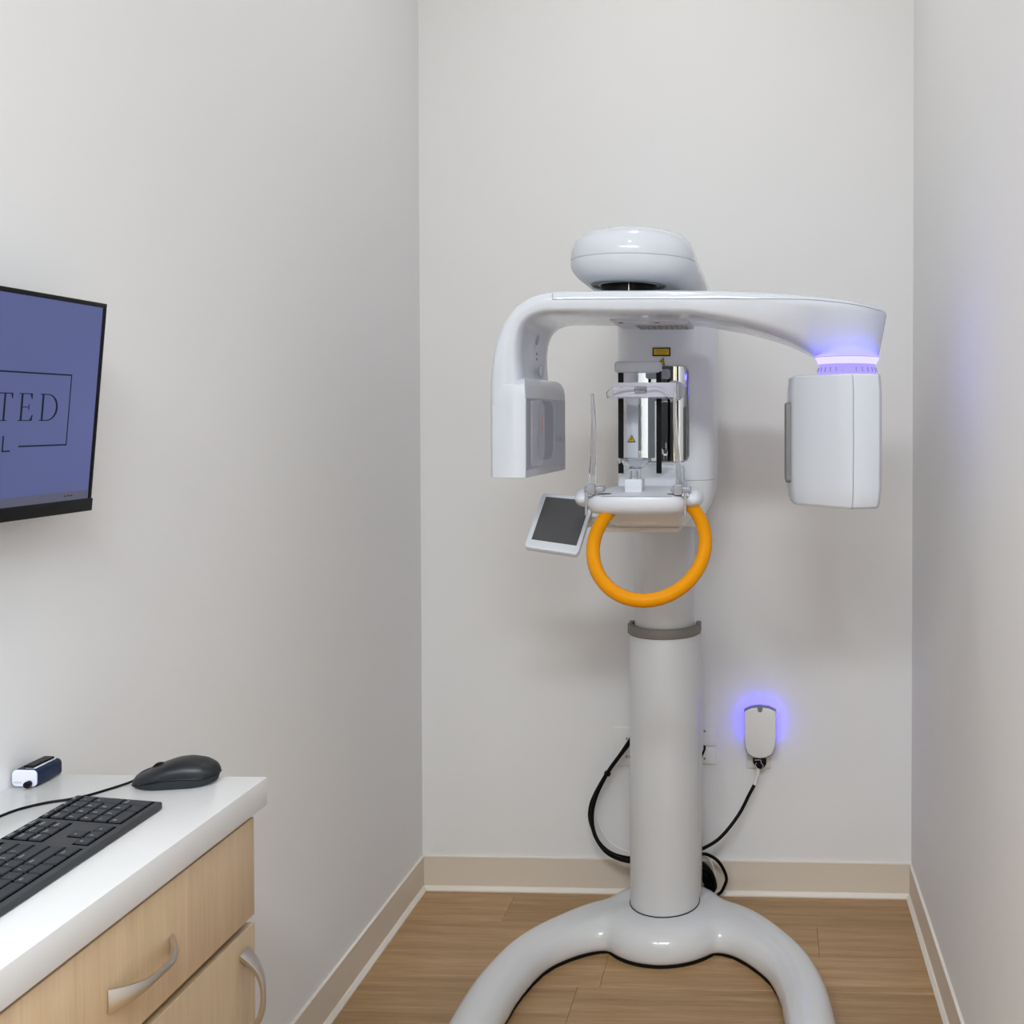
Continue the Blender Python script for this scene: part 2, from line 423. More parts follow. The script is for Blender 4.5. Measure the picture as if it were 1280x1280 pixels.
for path in FEET:
    Q = spline([Vector(p) for p in path]); rings, prings = [], []
    for i, q in enumerate(Q):
        d = Q[min(i + 1, len(Q) - 1)] - Q[max(i - 1, 0)]; d.z = 0; d.normalize()
        s_ = Vector((-d.y, d.x, 0)); p = Vector((q.x, q.y, 0)); wd = q.z
        e = len(Q) - 1 - i
        k = (0.25, 0.5, 0.80, 0.94)[e] if e < 4 else 1.0
        prof = [(-0.054, ZB), (-0.061, 0.018), (-0.060, 0.043), (-0.050, 0.067), (-0.030, 0.082), (0, 0.087), (0.030, 0.082), (0.050, 0.067), (0.060, 0.043), (0.061, 0.018), (0.054, ZB)]
        rings.append([p + s_ * (u * k * wd) + Vector((0, 0, ZB + (z - ZB) * (0.5 + 0.5 * k))) for u, z in prof])
        if i % 2 == 0: prings.append([p - s_ * .052 * k * wd, p + s_ * .052 * k * wd, p + s_ * .052 * k * wd + Vector((0, 0, 0.008)), p - s_ * .052 * k * wd + Vector((0, 0, 0.008))])
    mb.loft(rings); pad.loft(prings)
remeshed(mb, 0.0065, 42).build('base', 'basewhite', X, angle=80, label='glossy white horseshoe floor base')
pad.build('base_gap_shade', 'gapshade', X, label='dark slab for the shadow gap under the base')

# column
MB().lathe([(0.096, 0.085), (0.0965, 0.3), (0.0965, 0.845), (0.094, 0.852), (0.084, 0.852)], (AX, CY), 64).build('outer_column', 'column', X)
MB().lathe([(0.0965, 0.0955), (0.0980, 0.0955), (0.0980, 0.0975), (0.0965, 0.0975), (0.0965, 0.0955)], (AX, CY), 64).build('column_gap', 'black', X)
MB().box(AX - 0.088, AX + 0.099, CY + 0.015, CY + 0.10, 0.10, 0.86, 0.010).build('column_back_cover', 'column', X)
MB().lathe([(0.083, 0.80), (0.083, 1.24)], (AX, CY), 64).build('inner_column', 'column', X)
mb = MB()
mb.lathe([(0.0865, 0.848), (0.0865, 0.872), (0.089, 0.875), (0.098, 0.874), (0.1005, 0.871), (0.1005, 0.852), (0.098, 0.848), (0.0865, 0.848)], (AX, CY), 48, PI * 0.96, PI * 2.04)
for sx in (-1, 1): mb.box(AX + sx * 0.0936 - 0.007, AX + sx * 0.0936 + 0.007, CY - 0.02, CY + 0.03, 0.848, 0.876, 0.003)
mb.build('column_collar', 'rubber', X, label='grey rubber collar')

# carriage on the column
def plan(inset, x0=-0.385, x1=-0.131, y0=2.66, y1=2.985, r=0.055):
    r2 = max(r - inset, 0.006)
    return rrect(x0 + inset, x1 - inset, y0 + inset, y1 - inset * 0.3, r2, 8)
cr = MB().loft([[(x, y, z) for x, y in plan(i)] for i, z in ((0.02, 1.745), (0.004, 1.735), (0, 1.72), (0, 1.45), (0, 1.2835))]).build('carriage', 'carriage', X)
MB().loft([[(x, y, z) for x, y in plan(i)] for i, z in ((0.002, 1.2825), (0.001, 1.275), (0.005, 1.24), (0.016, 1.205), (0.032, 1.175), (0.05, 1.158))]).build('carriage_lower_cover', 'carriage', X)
MB().loft([[(x, y, z) for x, y in plan(0.0015)] for z in (1.284, 1.282)]).build('seam', 'seam', cr)
# mirror, gently bowed
mz0, mz1, mx0, mx1 = 1.333, 1.577, -0.330, -0.195
mb = MB(); rings = []
pts = rrect(mx0, mx1, mz0, mz1, 0.014, 6)
b = bmesh.new(); n = 24; m_ = 30
def bow(x):
    u = (x - (mx0 + mx1) / 2) / ((mx1 - mx0) / 2)
    return 2.6545 - 0.0042 * (1 - u * u) - (0.0 if u < 0.55 else -0.006 * ((u - 0.55) / 0.45) ** 2)
grid = [[None] * (m_ + 1) for _ in range(n + 1)]
for i in range(n + 1):
    x = mx0 + (mx1 - mx0) * i / n
    d = max(0.0, x - (mx1 - 0.016)); cut = 0.016 - math.sqrt(max(0, 0.016 ** 2 - d * d))
    for j in range(m_ + 1):
        z = mz0 + cut + (mz1 - mz0 - 2 * cut) * j / m_
        grid[i][j] = b.verts.new((x, bow(x), z))
for i in range(n):
    for j in range(m_): b.faces.new((grid[i][j], grid[i + 1][j], grid[i + 1][j + 1], grid[i][j + 1]))
bmesh.ops.recalc_face_normals(b, faces=b.faces)
ext = bmesh.ops.extrude_face_region(b, geom=b.faces[:])
for v in [e for e in ext['geom'] if isinstance(e, bmesh.types.BMVert)]: v.co.y = 2.662
mb.merge(b)
mir = mb.build('mirror', 'mirror', X, angle=60, label='bowed chrome mirror')
rim = [(mx0, mz0), (mx1 - 0.014, mz0), (mx1 - 0.004, mz0 + 0.004), (mx1, mz0 + 0.014), (mx1, mz1 - 0.014), (mx1 - 0.004, mz1 - 0.004), (mx1 - 0.014, mz1), (mx0, mz1)]
MB().tube([(x, 2.657, z) for x, z in rim], 0.0022, 8, smooth=False).build('mirror_rim', 'chrome', mir)
# warning labels on the carriage
lb = MB().box(-0.288, -0.2415, 2.6580, 2.661, 1.6035, 1.626).build('laser_label', 'ink', X, label='black-edged yellow warning label')
MB().box(-0.2845, -0.245, 2.6574, 2.6585, 1.607, 1.6225).build('label_face', 'yellow', lb)
mb = MB()
for k, (a, c) in enumerate(((0.004, 0.030), (0.002, 0.034), (0.006, 0.026))):
    mb.box(-0.283 + a, -0.283 + a + c, 2.6570, 2.6576, 1.6185 - k * 0.0045, 1.6193 - k * 0.0045)
mb.build('label_print', 'ink', lb)
def warn_tri(name, cx, cz, y, s, parent, rot=0.0):
    def T(px, pz):
        return (cx + px * math.cos(rot) - pz * math.sin(rot), cz + px * math.sin(rot) + pz * math.cos(rot))
    o = MB().prism([T(-s, -s * 0.8), T(s, -s * 0.8), T(0, s)], y, y + 0.003, 'y').build(name, 'ink', parent, label='yellow warning triangle')
    k = s * 0.72
    MB().prism([T(-k, -k * 0.86), T(k, -k * 0.86), T(0, k * 0.9)], y - 0.0006, y + 0.001, 'y').build('triangle_face', 'yellow', o)
    MB().prism([T(-k * .1, -k * .55), T(k * .1, -k * .55), T(k * .22, k * .05), T(0, k * .3), T(-k * .22, k * .05)], y - 0.001, y, 'y').build('triangle_sign', 'ink', o)
warn_tri('warning_triangle', -0.263, 1.5905, 2.6575, 0.010, X, -0.35)

# mounting head over the rotating arm
HX, HR = -0.2905, 0.1385
def stadium(inset, n=20):
    r = HR - inset; cy = 2.2885
    p = [(HX + r * math.cos(PI + PI * i / n), cy + r * math.sin(PI + PI * i / n)) for i in range(n + 1)]
    return p + [(HX + r, 2.92), (HX - r, 2.92)]
up = MB().loft([[(x, y, z) for x, y in stadium(i)] for i, z in ((0.001, 1.7892), (0, 1.793), (0.003, 1.812), (0.011, 1.830), (0.024, 1.843), (0.045, 1.852), (0.075, 1.857), (0.105, 1.859))]).build('mounting_head', 'white', X, angle=60)
MB().loft([[(x, y, z) for x, y in stadium(i)] for i, z in ((0.002, 1.7895), (0.002, 1.7875))]).build('seam', 'seam', up)
MB().loft([[(x, y, z) for x, y in stadium(i)] for i, z in ((0.0005, 1.7880), (0.001, 1.778), (0.006, 1.765), (0.018, 1.751), (0.036, 1.741), (0.0515, 1.7375))]).build('mounting_head_underside', 'white2', X, angle=60)
MB().lathe([(0.084, 1.7378), (0.081, 1.7350), (0.064, 1.7385), (0.064, 1.741)], (-0.30, 2.285), 40).build('bearing_collar', 'greypan', X)
MB().lathe([(0.062, 1.705), (0.062, 1.7395)], (-0.30, 2.285), 40).build('rotation_bearing', 'black', X, label='black rotating bearing')
MB().box(-0.293, -0.291, 2.223, 2.226, 1.712, 1.738).build('bearing_pin', 'chrome', X)

# rotating arm: lofted band, outer point / inner point / half depths
YC = 2.28
ST = [((-0.578, 1.475), (-0.500, 1.475), .155, .155), ((-0.577, 1.52), (-0.502, 1.52), .158, .158), ((-0.571, 1.565), (-0.506, 1.562), .16, .16), ((-0.561, 1.605), (-0.506, 1.600), .16, .16),
      ((-0.543, 1.648), (-0.500, 1.628), .16, .16), ((-0.515, 1.682), (-0.487, 1.646), .16, .16), ((-0.477, 1.703), (-0.465, 1.6555), .16, .16),
      ((-0.437, 1.711), (-0.437, 1.658), .16, .16), ((-0.37, 1.713), (-0.37, 1.6575), .16, .16), ((-0.30, 1.713), (-0.30, 1.657), .16, .16), ((-0.22, 1.713), (-0.22, 1.657), .16, .16), ((-0.15, 1.712), (-0.15, 1.655), .16, .158),
      ((-0.09, 1.711), (-0.09, 1.645), .16, .15), ((-0.017, 1.709), (-0.017, 1.629), .16, .135), ((0.049, 1.706), (0.049, 1.608), .158, .110),
      ((0.090, 1.703), (0.090, 1.589), .154, .086), ((0.115, 1.701), (0.112, 1.5775), .150, .066), ((0.16, 1.697), (0.150, 1.577), .134, .070), ((0.20, 1.692), (0.19, 1.577), .110, .068), ((0.23, 1.687), (0.218, 1.577), .080, .056),
      ((0.252, 1.682), (0.238, 1.577), .050, .038), ((0.264, 1.676), (0.248, 1.578), .025, .018), ((0.268, 1.668), (0.2515, 1.582), .006, .006)]
NS, EX = 40, 0.42
def refine(stations, n=4):
    V = [(*st[0], *st[1], st[2], st[3]) for st in stations]; out = []
    for i in range(len(V) - 1):
        p0, p1, p2, p3 = V[max(i - 1, 0)], V[i], V[i + 1], V[min(i + 2, len(V) - 1)]
        for k in range(n):
            t = k / n
            q = [0.5 * (2 * b_ + (c_ - a_) * t + (2 * a_ - 5 * b_ + 4 * c_ - d_) * t * t + (3 * b_ - a_ - 3 * c_ + d_) * t ** 3) for a_, b_, c_, d_ in zip(p0, p1, p2, p3)]
            out.append(((q[0], q[1]), (q[2], q[3]), max(q[4], 0.004), max(q[5], 0.004)))
    return out + [stations[-1]]
ST0 = ST; ST = refine(ST0)
def sec(st, t):
    O, I, ho, hi = st
    c, s_ = math.cos(t), math.sin(t)
    cc = math.copysign(abs(c) ** EX, c); ss = math.copysign(abs(s_) ** EX, s_)
    k = (1 - ss) / 2
    return (O[0] + (I[0] - O[0]) * k, YC + cc * (ho + (hi - ho) * k), O[1] + (I[1] - O[1]) * k)
arm = MB().loft([[sec(st, 2 * PI * j / NS) for j in range(NS)] for st in ST]).build('rotating_arm', 'white', X, angle=70)
def at_height(st, z):      # point on the front side of the arm at a given height
    ss = 1 - 2 * (st[0][1] - z) / (st[0][1] - st[1][1]); ss = max(-0.999, min(0.999, ss))
    p = sec(st, PI - math.asin(math.copysign(abs(ss) ** (1 / EX), ss)))
    return (p[0], p[1] - 0.0002, p[2])
zs = lambda x: 1.6895 if x < 0.08 else 1.6895 - 0.016 * ((x - 0.08) / 0.18) ** 1.5
MB().tube([at_height(st, zs(st[0][0])) for st in ST[28:-8]], 0.0008, 6).build('seam', 'seam', arm)
MB().tube([at_height(ST[28], z) for z in (1.6895, 1.696, 1.702)], 0.0008, 6).build('seam', 'seam', arm)
# rating sticker and screws under the arm
st_ = MB().box(-0.335, -0.165, 2.235, 2.435, 1.6540, 1.660, 0.001, 1).build('service_cover', 'white2', arm)
MB().box(-0.292, -0.172, 2.315, 2.430, 1.6525, 1.6545).build('rating_sticker', 'sticker', st_, label='grey rating sticker')
mb = MB()
random.seed(7)
for k in range(5):
    x = -0.289
    while x < -0.182:
        l = random.uniform(0.006, 0.016); mb.box(x, min(x + l, -0.176), 2.322 + k * 0.022, 2.335 + k * 0.022, 1.6520, 1.6526); x += l + 0.003
mb.build('sticker_print', 'stickertx', st_)
for x in (-0.315, -0.235): MB().lathe([(0.005, 1.6520), (0.005, 1.6545)], (x, 2.262), 12).build('screw', 'stickertx', arm)
# sensor unit hanging from the left end
spoly = [(-0.579, 2.20), (-0.577, 2.160), (-0.566, 2.132), (-0.545, 2.120), (-0.515, 2.116), (-0.4935, 2.118), (-0.4760, 2.455), (-0.486, 2.475), (-0.56, 2.475), (-0.579, 2.45)]
def scaled(poly, k, c): return [(c[0] + (x - c[0]) * k, c[1] + (y - c[1]) * k) for x, y in poly]
sc_ = (-0.53, 2.30)
sens = MB().loft([[(sc_[0] + (x - sc_[0]) * k, sc_[1] + (y - sc_[1]) * min(1, k + 0.04), z) for x, y in spoly] for k, z in ((0.94, 1.3195), (0.985, 1.3205), (1, 1.325), (1, 1.40), (1, 1.482), (0.985, 1.500), (0.95, 1.513), (0.88, 1.523), (0.78, 1.529))]).build('sensor_unit', 'white', arm, angle=35)
def on_inner(y, off=0.0):      # inner side plane of the sensor unit
    return -0.4935 + (y - 2.118) * (0.0175 / 0.337) + off
def inner_panel(name, y0, y1, z0, z1, off, th, m, r=0.01, lab=None):
    pts = rrect(y0, y1, z0, z1, r, 5)
    return MB().quad([(on_inner(y, off), y, z) for y, z in pts], th, (1, -0.052, 0)).build(name, m, arm, label=lab)
inner_panel('sensor_panel', 2.121, 2.345, 1.336, 1.486, 0.0012, 0.004, 'sensor', 0.006, 'grey glossy sensor panel')
inner_panel('sensor_rear_panel', 2.349, 2.448, 1.336, 1.486, 0.0012, 0.004, 'sensor', 0.012)
inner_panel('sensor_recess', 2.205, 2.335, 1.352, 1.482, 0.0020, 0.003, 'slate', 0.03, 'darker grey sensor window')
inner_panel('laser_mark', 2.238, 2.246, 1.418, 1.450, 0.0030, 0.002, 'red', 0.001, 'red laser mark')
inner_panel('panel_line', 2.349, 2.352, 1.37, 1.475, 0.0022, 0.002, 'seam', 0.0005)
for y in (2.375, 2.415): inner_panel('small_triangle_mark', y, y + 0.016, 1.392, 1.401, 0.0022, 0.002, 'seam', 0.001)
cv = [(2.125, 1.345), (2.20, 1.342), (2.225, 1.37), (2.225, 1.470), (2.20, 1.482), (2.125, 1.480)]
MB().quad([(on_inner(y, 0.012), y, z) for y, z in cv], 0.003, (1, -0.052, 0)).bevel(0.001, 2).build('clear_cover', 'film', arm, label='clear plastic cover')
MB().ell((-0.497, 2.285, 1.548), (0.006, 0.010, 0.014)).build('lens_bump', 'sensor', arm)
MB().ell((-0.505, 2.275, 1.622), (0.006, 0.012, 0.016)).build('alignment_lamp', 'sensor', arm)
for z in (1.587, 1.575): MB().ell((-0.5065, 2.285, z), (0.002, 0.004, 0.003), 10, 6).build('indicator_dot', 'stickertx', arm)
# glowing neck and x-ray source on the right end
NX, NY = 0.181, 2.262
MB().lathe([(0.069, 1.5775), (0.0695, 1.575), (0.0625, 1.5605), (0.055, 1.5605)], (NX, NY), 56).build('light_ring', 'glow', arm, label='violet glowing light ring')
nk = MB().lathe([(0.0615, 1.5605), (0.0625, 1.552), (0.066, 1.540)], (NX, NY), 56).build('vent_neck', 'glow2', arm, label='violet lit vented neck')
for k in range(28):
    a = 2 * PI * k / 28; d = Vector((math.cos(a), math.sin(a), 0)); t_ = Vector((-d.y, d.x, 0))
    p = Vector((NX, NY, 0)) + d * 0.0632; q = Vector((NX, NY, 0)) + d * 0.0655
    z0, z1 = 1.5435, 1.553
    MB().quad([p - t_ * .0012 + Vector((0, 0, z1)) + d * .0004, p + t_ * .0012 + Vector((0, 0, z1)) + d * .0004, q + t_ * .0012 + Vector((0, 0, z0)) + d * .0004, q - t_ * .0012 + Vector((0, 0, z0)) + d * .0004], 0.0015, d + Vector((0, 0, 0.3))).build('vent_slot', 'slate', nk)
MB().lathe([(0.0690, 1.5768), (0.0704, 1.5768), (0.0704, 1.5750), (0.0690, 1.5750), (0.0690, 1.5768)], (NX, NY), 56).build('added_blue_strip', 'ringspill', arm, label='blue strip added for the glow around the ring')  # added emitter that spreads blue light around the ring
src_poly = [(0.052, 2.30), (0.0585, 2.232), (0.066, 2.215), (0.100, 2.178), (0.150, 2.128), (0.176, 2.104), (0.184, 2.101), (0.215, 2.110), (0.235, 2.122), (0.2415, 2.135), (0.262, 2.36), (0.258, 2.40), (0.235, 2.425), (0.085, 2.425), (0.058, 2.41), (0.052, 2.38)]
cc = (0.155, 2.27)
def ring_src(k, z, tilt=0.0):
    return [(x, y, z + tilt * (2.27 - y)) for x, y in scaled(src_poly, k, cc)]
src = MB().loft([ring_src(0.86, 1.2565), ring_src(0.915, 1.2575), ring_src(0.95, 1.262), ring_src(0.975, 1.272), ring_src(1, 1.298), ring_src(1.005, 1.40), ring_src(1, 1.500), ring_src(0.985, 1.520), ring_src(0.975, 1.531), ring_src(0.955, 1.5345), ring_src(0.90, 1.5355)]).build('source_unit', 'white', arm, angle=24)
MB().tube([(0.1785, 2.1015 + 0.008, 1.258), (0.180, 2.1045, 1.272), (0.1805, 2.100, 1.298), (0.181, 2.0995, 1.40), (0.1805, 2.100, 1.500), (0.180, 2.103, 1.520), (0.1795, 2.106, 1.533)], 0.0008, 6, smooth=False).build('seam', 'seam', src)
MB().prism(rrect(2.230, 2.375, 1.304, 1.478, 0.010), 0.0468, 0.060, 'x', 0.003).build('source_window', 'greypan', arm, label='grey x-ray window')

# patient positioning tray
TX = -0.264
tp = [(-0.372, 2.165), (-0.366, 2.128), (-0.345, 2.108), (-0.30, 2.099), (TX, 2.096), (-0.225, 2.099), (-0.180, 2.108), (-0.160, 2.128), (-0.153, 2.165), (-0.157, 2.24), (-0.178, 2.40), (-0.20, 2.68), (-0.335, 2.68), (-0.350, 2.40), (-0.366, 2.24)]
tray = MB().loft([[(x, y + (0.012 if y < 2.2 else 0), z) for x, y in scaled(tp, 0.93, (TX, 2.35))] if k == 'b' else [(x, y, z) for x, y in scaled(tp, k, (TX, 2.35))] for k, z in ((0.86, 1.2425), (0.93, 1.2455), (0.975, 1.2535), (0.995, 1.264), (1.0, 1.276), (0.99, 1.2825), (0.97, 1.2845))]).build('bite_tray', 'white2', X, angle=35, label='white patient positioning tray')
MB().tube([(-0.335, 2.1075, 1.2835), (-0.30, 2.1010, 1.2838), (TX, 2.0985, 1.2838), (-0.225, 2.1010, 1.2838), (-0.19, 2.1075, 1.2835)], 0.0007, 6).build('seam', 'seam', tray)
MB().ell((-0.150, 2.165, 1.276), (0.024, 0.05, 0.021)).build('tray_lobe', 'white2', X)
MB().ell((-0.376, 2.165, 1.276), (0.022, 0.05, 0.019)).build('tray_lobe', 'white2', X)
# rear ramp of the tray beside the chin rest
MB().prism([(2.40, 1.283), (2.66, 1.283), (2.66, 1.325), (2.52, 1.320), (2.42, 1.303)], -0.345, -0.205, 'x', 0.008).build('tray_ramp', 'white2', X)
MB().prism([(2.18, 1.2445), (2.60, 1.2445), (2.60, 1.198), (2.30, 1.200), (2.21, 1.214)], -0.335, -0.175, 'x', 0.008).build('tray_underside_box', 'under', X)
MB().box(-0.365, -0.19, 2.30, 2.52, 1.188, 1.200, 0.003).build('tray_bracket', 'under', X)
MB().prism([(-0.305, 1.216), (-0.235, 1.216), (-0.218, 1.222), (-0.218, 1.226), (-0.305, 1.226)], 2.203, 2.215, 'y', 0.001).build('underside_ridge', 'under', X)
# chin rest
CX = -0.281
ch = MB().box(CX - 0.020, CX + 0.018, 2.215, 2.27, 1.282, 1.312, 0.002).build('chin_rest', 'white2', X)
MB().box(CX - 0.012, CX + 0.012, 2.228, 2.252, 1.311, 1.338, 0.002).build('chin_stem', 'clear', X, label='clear chin rest stem')
for sx in (-1, 1): MB().box(CX + sx * 0.0065 - 0.0012, CX + sx * 0.0065 + 0.0012, 2.224, 2.228, 1.311, 1.330).build('stem_rib', 'greypan', X)
cup = MB().lathe([(0.014, 1.333), (0.024, 1.338), (0.031, 1.350), (0.034, 1.353), (0.033, 1.356), (0.029, 1.352), (0.021, 1.342), (0.014, 1.337), (0.014, 1.333)], (CX, 2.245), 32).build('chin_cup', 'clear', X, label='clear plastic chin cup')
MB().tube([(CX + 0.034 * math.cos(a), 2.245 + 0.034 * math.sin(a), 1.3545) for a in [PI * (1 + i / 12) for i in range(13)]], 0.0014, 8).build('cup_rim', 'hinge', cup)
MB().ell((CX - 0.034, 2.235, 1.351), (0.006, 0.006, 0.006), 12, 8).build('cup_knob', 'hinge', cup)
MB().box(CX + 0.004, CX + 0.010, 2.262, 2.268, 1.352, 1.372, 0.002).build('bite_peg', 'clear', X)
# vertical rails with top cap and visor
for x in (-0.3412, -0.2502):
    MB().box(x - 0.0062, x + 0.0062, 2.447, 2.455, 1.312, 1.556, 0.001, 1).build('rail', 'black', X, label='black vertical rail')
MB().prism(rrect(-0.3555, -0.2445, 1.552, 1.5785, 0.008), 2.440, 2.475, 'y', 0.004).build('rail_cap', 'white2', X)
vp = [(-0.353 + 0.148 * i / 12, 2.405 - 0.018 * math.sin(PI * i / 12)) for i in range(13)]
b = bmesh.new()
R1 = [b.verts.new((x, y, 1.4925)) for x, y in vp]; R2 = [b.verts.new((x, y, 1.5265)) for x, y in vp]
R3 = [b.verts.new((x, y + 0.003, 1.5265)) for x, y in vp]; R4 = [b.verts.new((x, y + 0.003, 1.4925)) for x, y in vp]
for A, B_ in ((R1, R2), (R2, R3), (R3, R4), (R4, R1)):
    for i in range(12): b.faces.new((A[i], A[i + 1], B_[i + 1], B_[i]))
b.faces.new((R1[0], R2[0], R3[0], R4[0])); b.faces.new((R1[-1], R2[-1], R3[-1], R4[-1]))
vis = MB().merge(b).build('forehead_visor', 'frost', X, label='frosted clear forehead visor')
MB().tube([(-0.362, 2.385, 1.492), (-0.362, 2.380, 1.504), (-0.345, 2.375, 1.514), (-0.31, 2.372, 1.5165), (-0.28, 2.372, 1.512), (-0.25, 2.372, 1.516), (-0.232, 2.375, 1.511), (-0.222, 2.380, 1.495)], 0.0022, 8).build('visor_wire', 'clear', vis)
MB().box(-0.300, -0.272, 2.380, 2.386, 1.502, 1.518, 0.002).build('visor_pad', 'hinge', vis)
MB().box(-0.365, -0.222, 2.380, 2.388, 1.4895, 1.493, 0.001, 1).build('visor_lip', 'clear', vis)
b = bmesh.new(); bmesh.ops.create_cone(b, cap_ends=True, segments=28, radius1=0.024, radius2=0.024, depth=0.010)
mk = MB().merge(b, Matrix.Translation((-0.209, 2.412, 1.508)) @ Matrix.Rotation(PI / 2, 4, 'X'))
mk.build('visor_knob', 'hinge', X, label='smoky clear visor knob')
MB().box(-0.204, -0.196, 2.395, 2.405, 1.487, 1.523, 0.002).build('knob_clip', 'hinge', X)
warn_tri('warning_triangle', -0.322, 1.393, 2.50, 0.0095, X)
MB().prism(rrect(-0.335, -0.3065, 1.335, 1.50, 0.004), 2.5025, 2.512, 'y', 0.001).build('rail_backplate', 'white2', X)
# temple supports: hinge, clear blade, steel pin
for sx, hx, top in ((-1, -0.352, -0.3575), (1, -0.172, -0.185)):
    hg = MB().box(hx - 0.021, hx + 0.021, 2.118, 2.150, 1.290, 1.303, 0.004).build('temple_hinge', 'hinge', X, label='smoky clear temple hinge')
    MB().box(hx - 0.013, hx + 0.004, 2.108, 2.120, 1.286, 1.308, 0.002).build('hinge_clip', 'hinge', hg)
    MB().lathe([(0.008, 1.2835), (0.008, 1.290)], (hx - sx * -0.010, 2.118), 16).build('hinge_foot', 'white2', hg)
    MB().lathe([(0.014, 1.2843), (0.014, 1.2853)], (hx - sx * 0.017, 2.160), 20).build('hinge_slot', 'black', hg)
    px = -0.3635 if sx < 0 else -0.1605
    MB().lathe([(0.0028, 1.245), (0.0028, 1.292)], (px, 2.096), 12).build('steel_pin', 'chrome', hg)
    base_x = -0.3585 if sx < 0 else -0.172
    rings = []
    for k in range(13):
        t = k / 12
        x = base_x + (top - base_x) * t + 0.004 * math.sin(PI * t) * (-sx)
        z = 1.300 + 0.195 * t; wd = 0.024 * (1 - t) ** 0.8 + 0.007; th = 0.0016
        d = Vector((0.28, 1, 0)).normalized() * wd / 2; n_ = Vector((1, -0.28, 0)).normalized() * th
        c_ = Vector((x, 2.135, z))
        rings.append([c_ - d - n_, c_ + d - n_, c_ + d + n_, c_ - d + n_])
    MB().loft(rings).build('temple_blade', 'clear', X, label='clear temple support blade')
# orange handle ring
pts = []
for i in range(33):
    a = math.radians(133 + (407 - 133) * i / 32)
    z = 1.190 + 0.0965 * math.sin(a)
    pts.append((-0.2316 + 0.1135 * math.cos(a), 2.075 + 1.1 * (z - 1.19), z))
MB().tube(pts, 0.0138, 16, smooth=False).build('handle_ring', 'orange', X, label='orange curved handle ring')
# touch panel
nrm = Vector((0.10, -0.62, 0.55)).normalized()
TL, TR, BR, BL = Vector((-0.5087, 2.35, 1.2724)), Vector((-0.3849, 2.35, 1.2617)), Vector((-0.4095, 2.25, 1.1443)), Vector((-0.5283, 2.25, 1.1614))
nrm = (TR - TL).cross(BL - TL).normalized()
if nrm.y > 0: nrm = -nrm
def pq(u, v): return (TL * (1 - u) + TR * u) * (1 - v) + (BL * (1 - u) + BR * u) * v
rr_ = rrect(0, 1, 0, 1, 0.06, 5)
tb = MB().quad([pq(u, v) for u, v in rr_], 0.016, nrm).bevel(0.003, 2).build('touch_panel', 'white2', X, angle=30, label='white tilted touch panel')
MB().quad([pq(u, v) + nrm * 0.0006 for u, v in ((0.09, 0.07), (0.93, 0.07), (0.93, 0.86), (0.09, 0.86))], 0.002, nrm).build('touch_screen', 'tablet', tb, label='dark grey touch screen')
MB().tube([pq(0.75, 0.45) - nrm * 0.012, Vector((-0.375, 2.38, 1.205)), Vector((-0.335, 2.42, 1.196))], 0.012, 12).build('panel_arm', 'under', X)

# ------------------------------------------------------------------ wall plates, adapter, cables
t = thing('outlet_plate', 'white outlet plate half hidden behind the left of the machine column', 'outlet', (-0.41, YB, 0.39))
MB().box(-0.4565, -0.365, YB - 0.007, YB, 0.388, 0.507, 0.002).build('plate', 'plate', t)
for zc in (0.475, 0.42):
    s_ = MB().prism(rrect(-0.425, -0.380, zc - 0.020, zc + 0.020, 0.008), YB - 0.008, YB - 0.005, 'y', 0.001).build('socket', 'plate', t)
    for dx in (-0.009, 0.0, 0.009): MB().box(-0.4065 + dx - 0.0022, -0.4065 + dx + 0.0022, YB - 0.0086, YB - 0.0075, zc - 0.006, zc + 0.001).build('slot', 'stickertx', s_)
t = thing('wall_plate', 'white wall plate with two screws just right of the column', 'wall plate', (-0.172, YB, 0.398))
MB().box(-0.2005, -0.145, YB - 0.006, YB, 0.452, 0.507, 0.0015).build('plate', 'plate', t)
MB().box(-0.2035, -0.145, YB - 0.009, YB, 0.398, 0.4505, 0.0015).build('lower_cover', 'plate', t)
b_ = Matrix.Rotation(PI / 2, 4, 'X')
for z in (0.4975, 0.415):
    b = bmesh.new(); bmesh.ops.create_cone(b, cap_ends=True, segments=12, radius1=0.0035, radius2=0.0035, depth=0.002)
    MB().merge(b, Matrix.Translation((-0.179, YB - (0.0065 if z > .45 else .0095), z)) @ b_).build('screw', 'stickertx', t)
tag(MB().tube([(-0.179, YB - 0.012, 0.455), (-0.1785, YB - 0.020, 0.447), (-0.186, YB - 0.022, 0.428), (-0.1935, YB - 0.022, 0.408), (-0.198, YB - 0.03, 0.385), (-0.215, YB - 0.05, 0.36)], 0.0032, 8).build('short_cable', 'cable', loc=(-0.19, YB - 0.02, 0.36)), 'short black cable in front of the small wall plate', 'cable')
t = thing('outlet_plate', 'white outlet plate under the glowing blue-lit adapter', 'outlet', (-0.014, YB, 0.386))
MB().box(-0.0535, 0.0225, YB - 0.006, YB, 0.386, 0.50, 0.002).build('plate', 'plate', t)
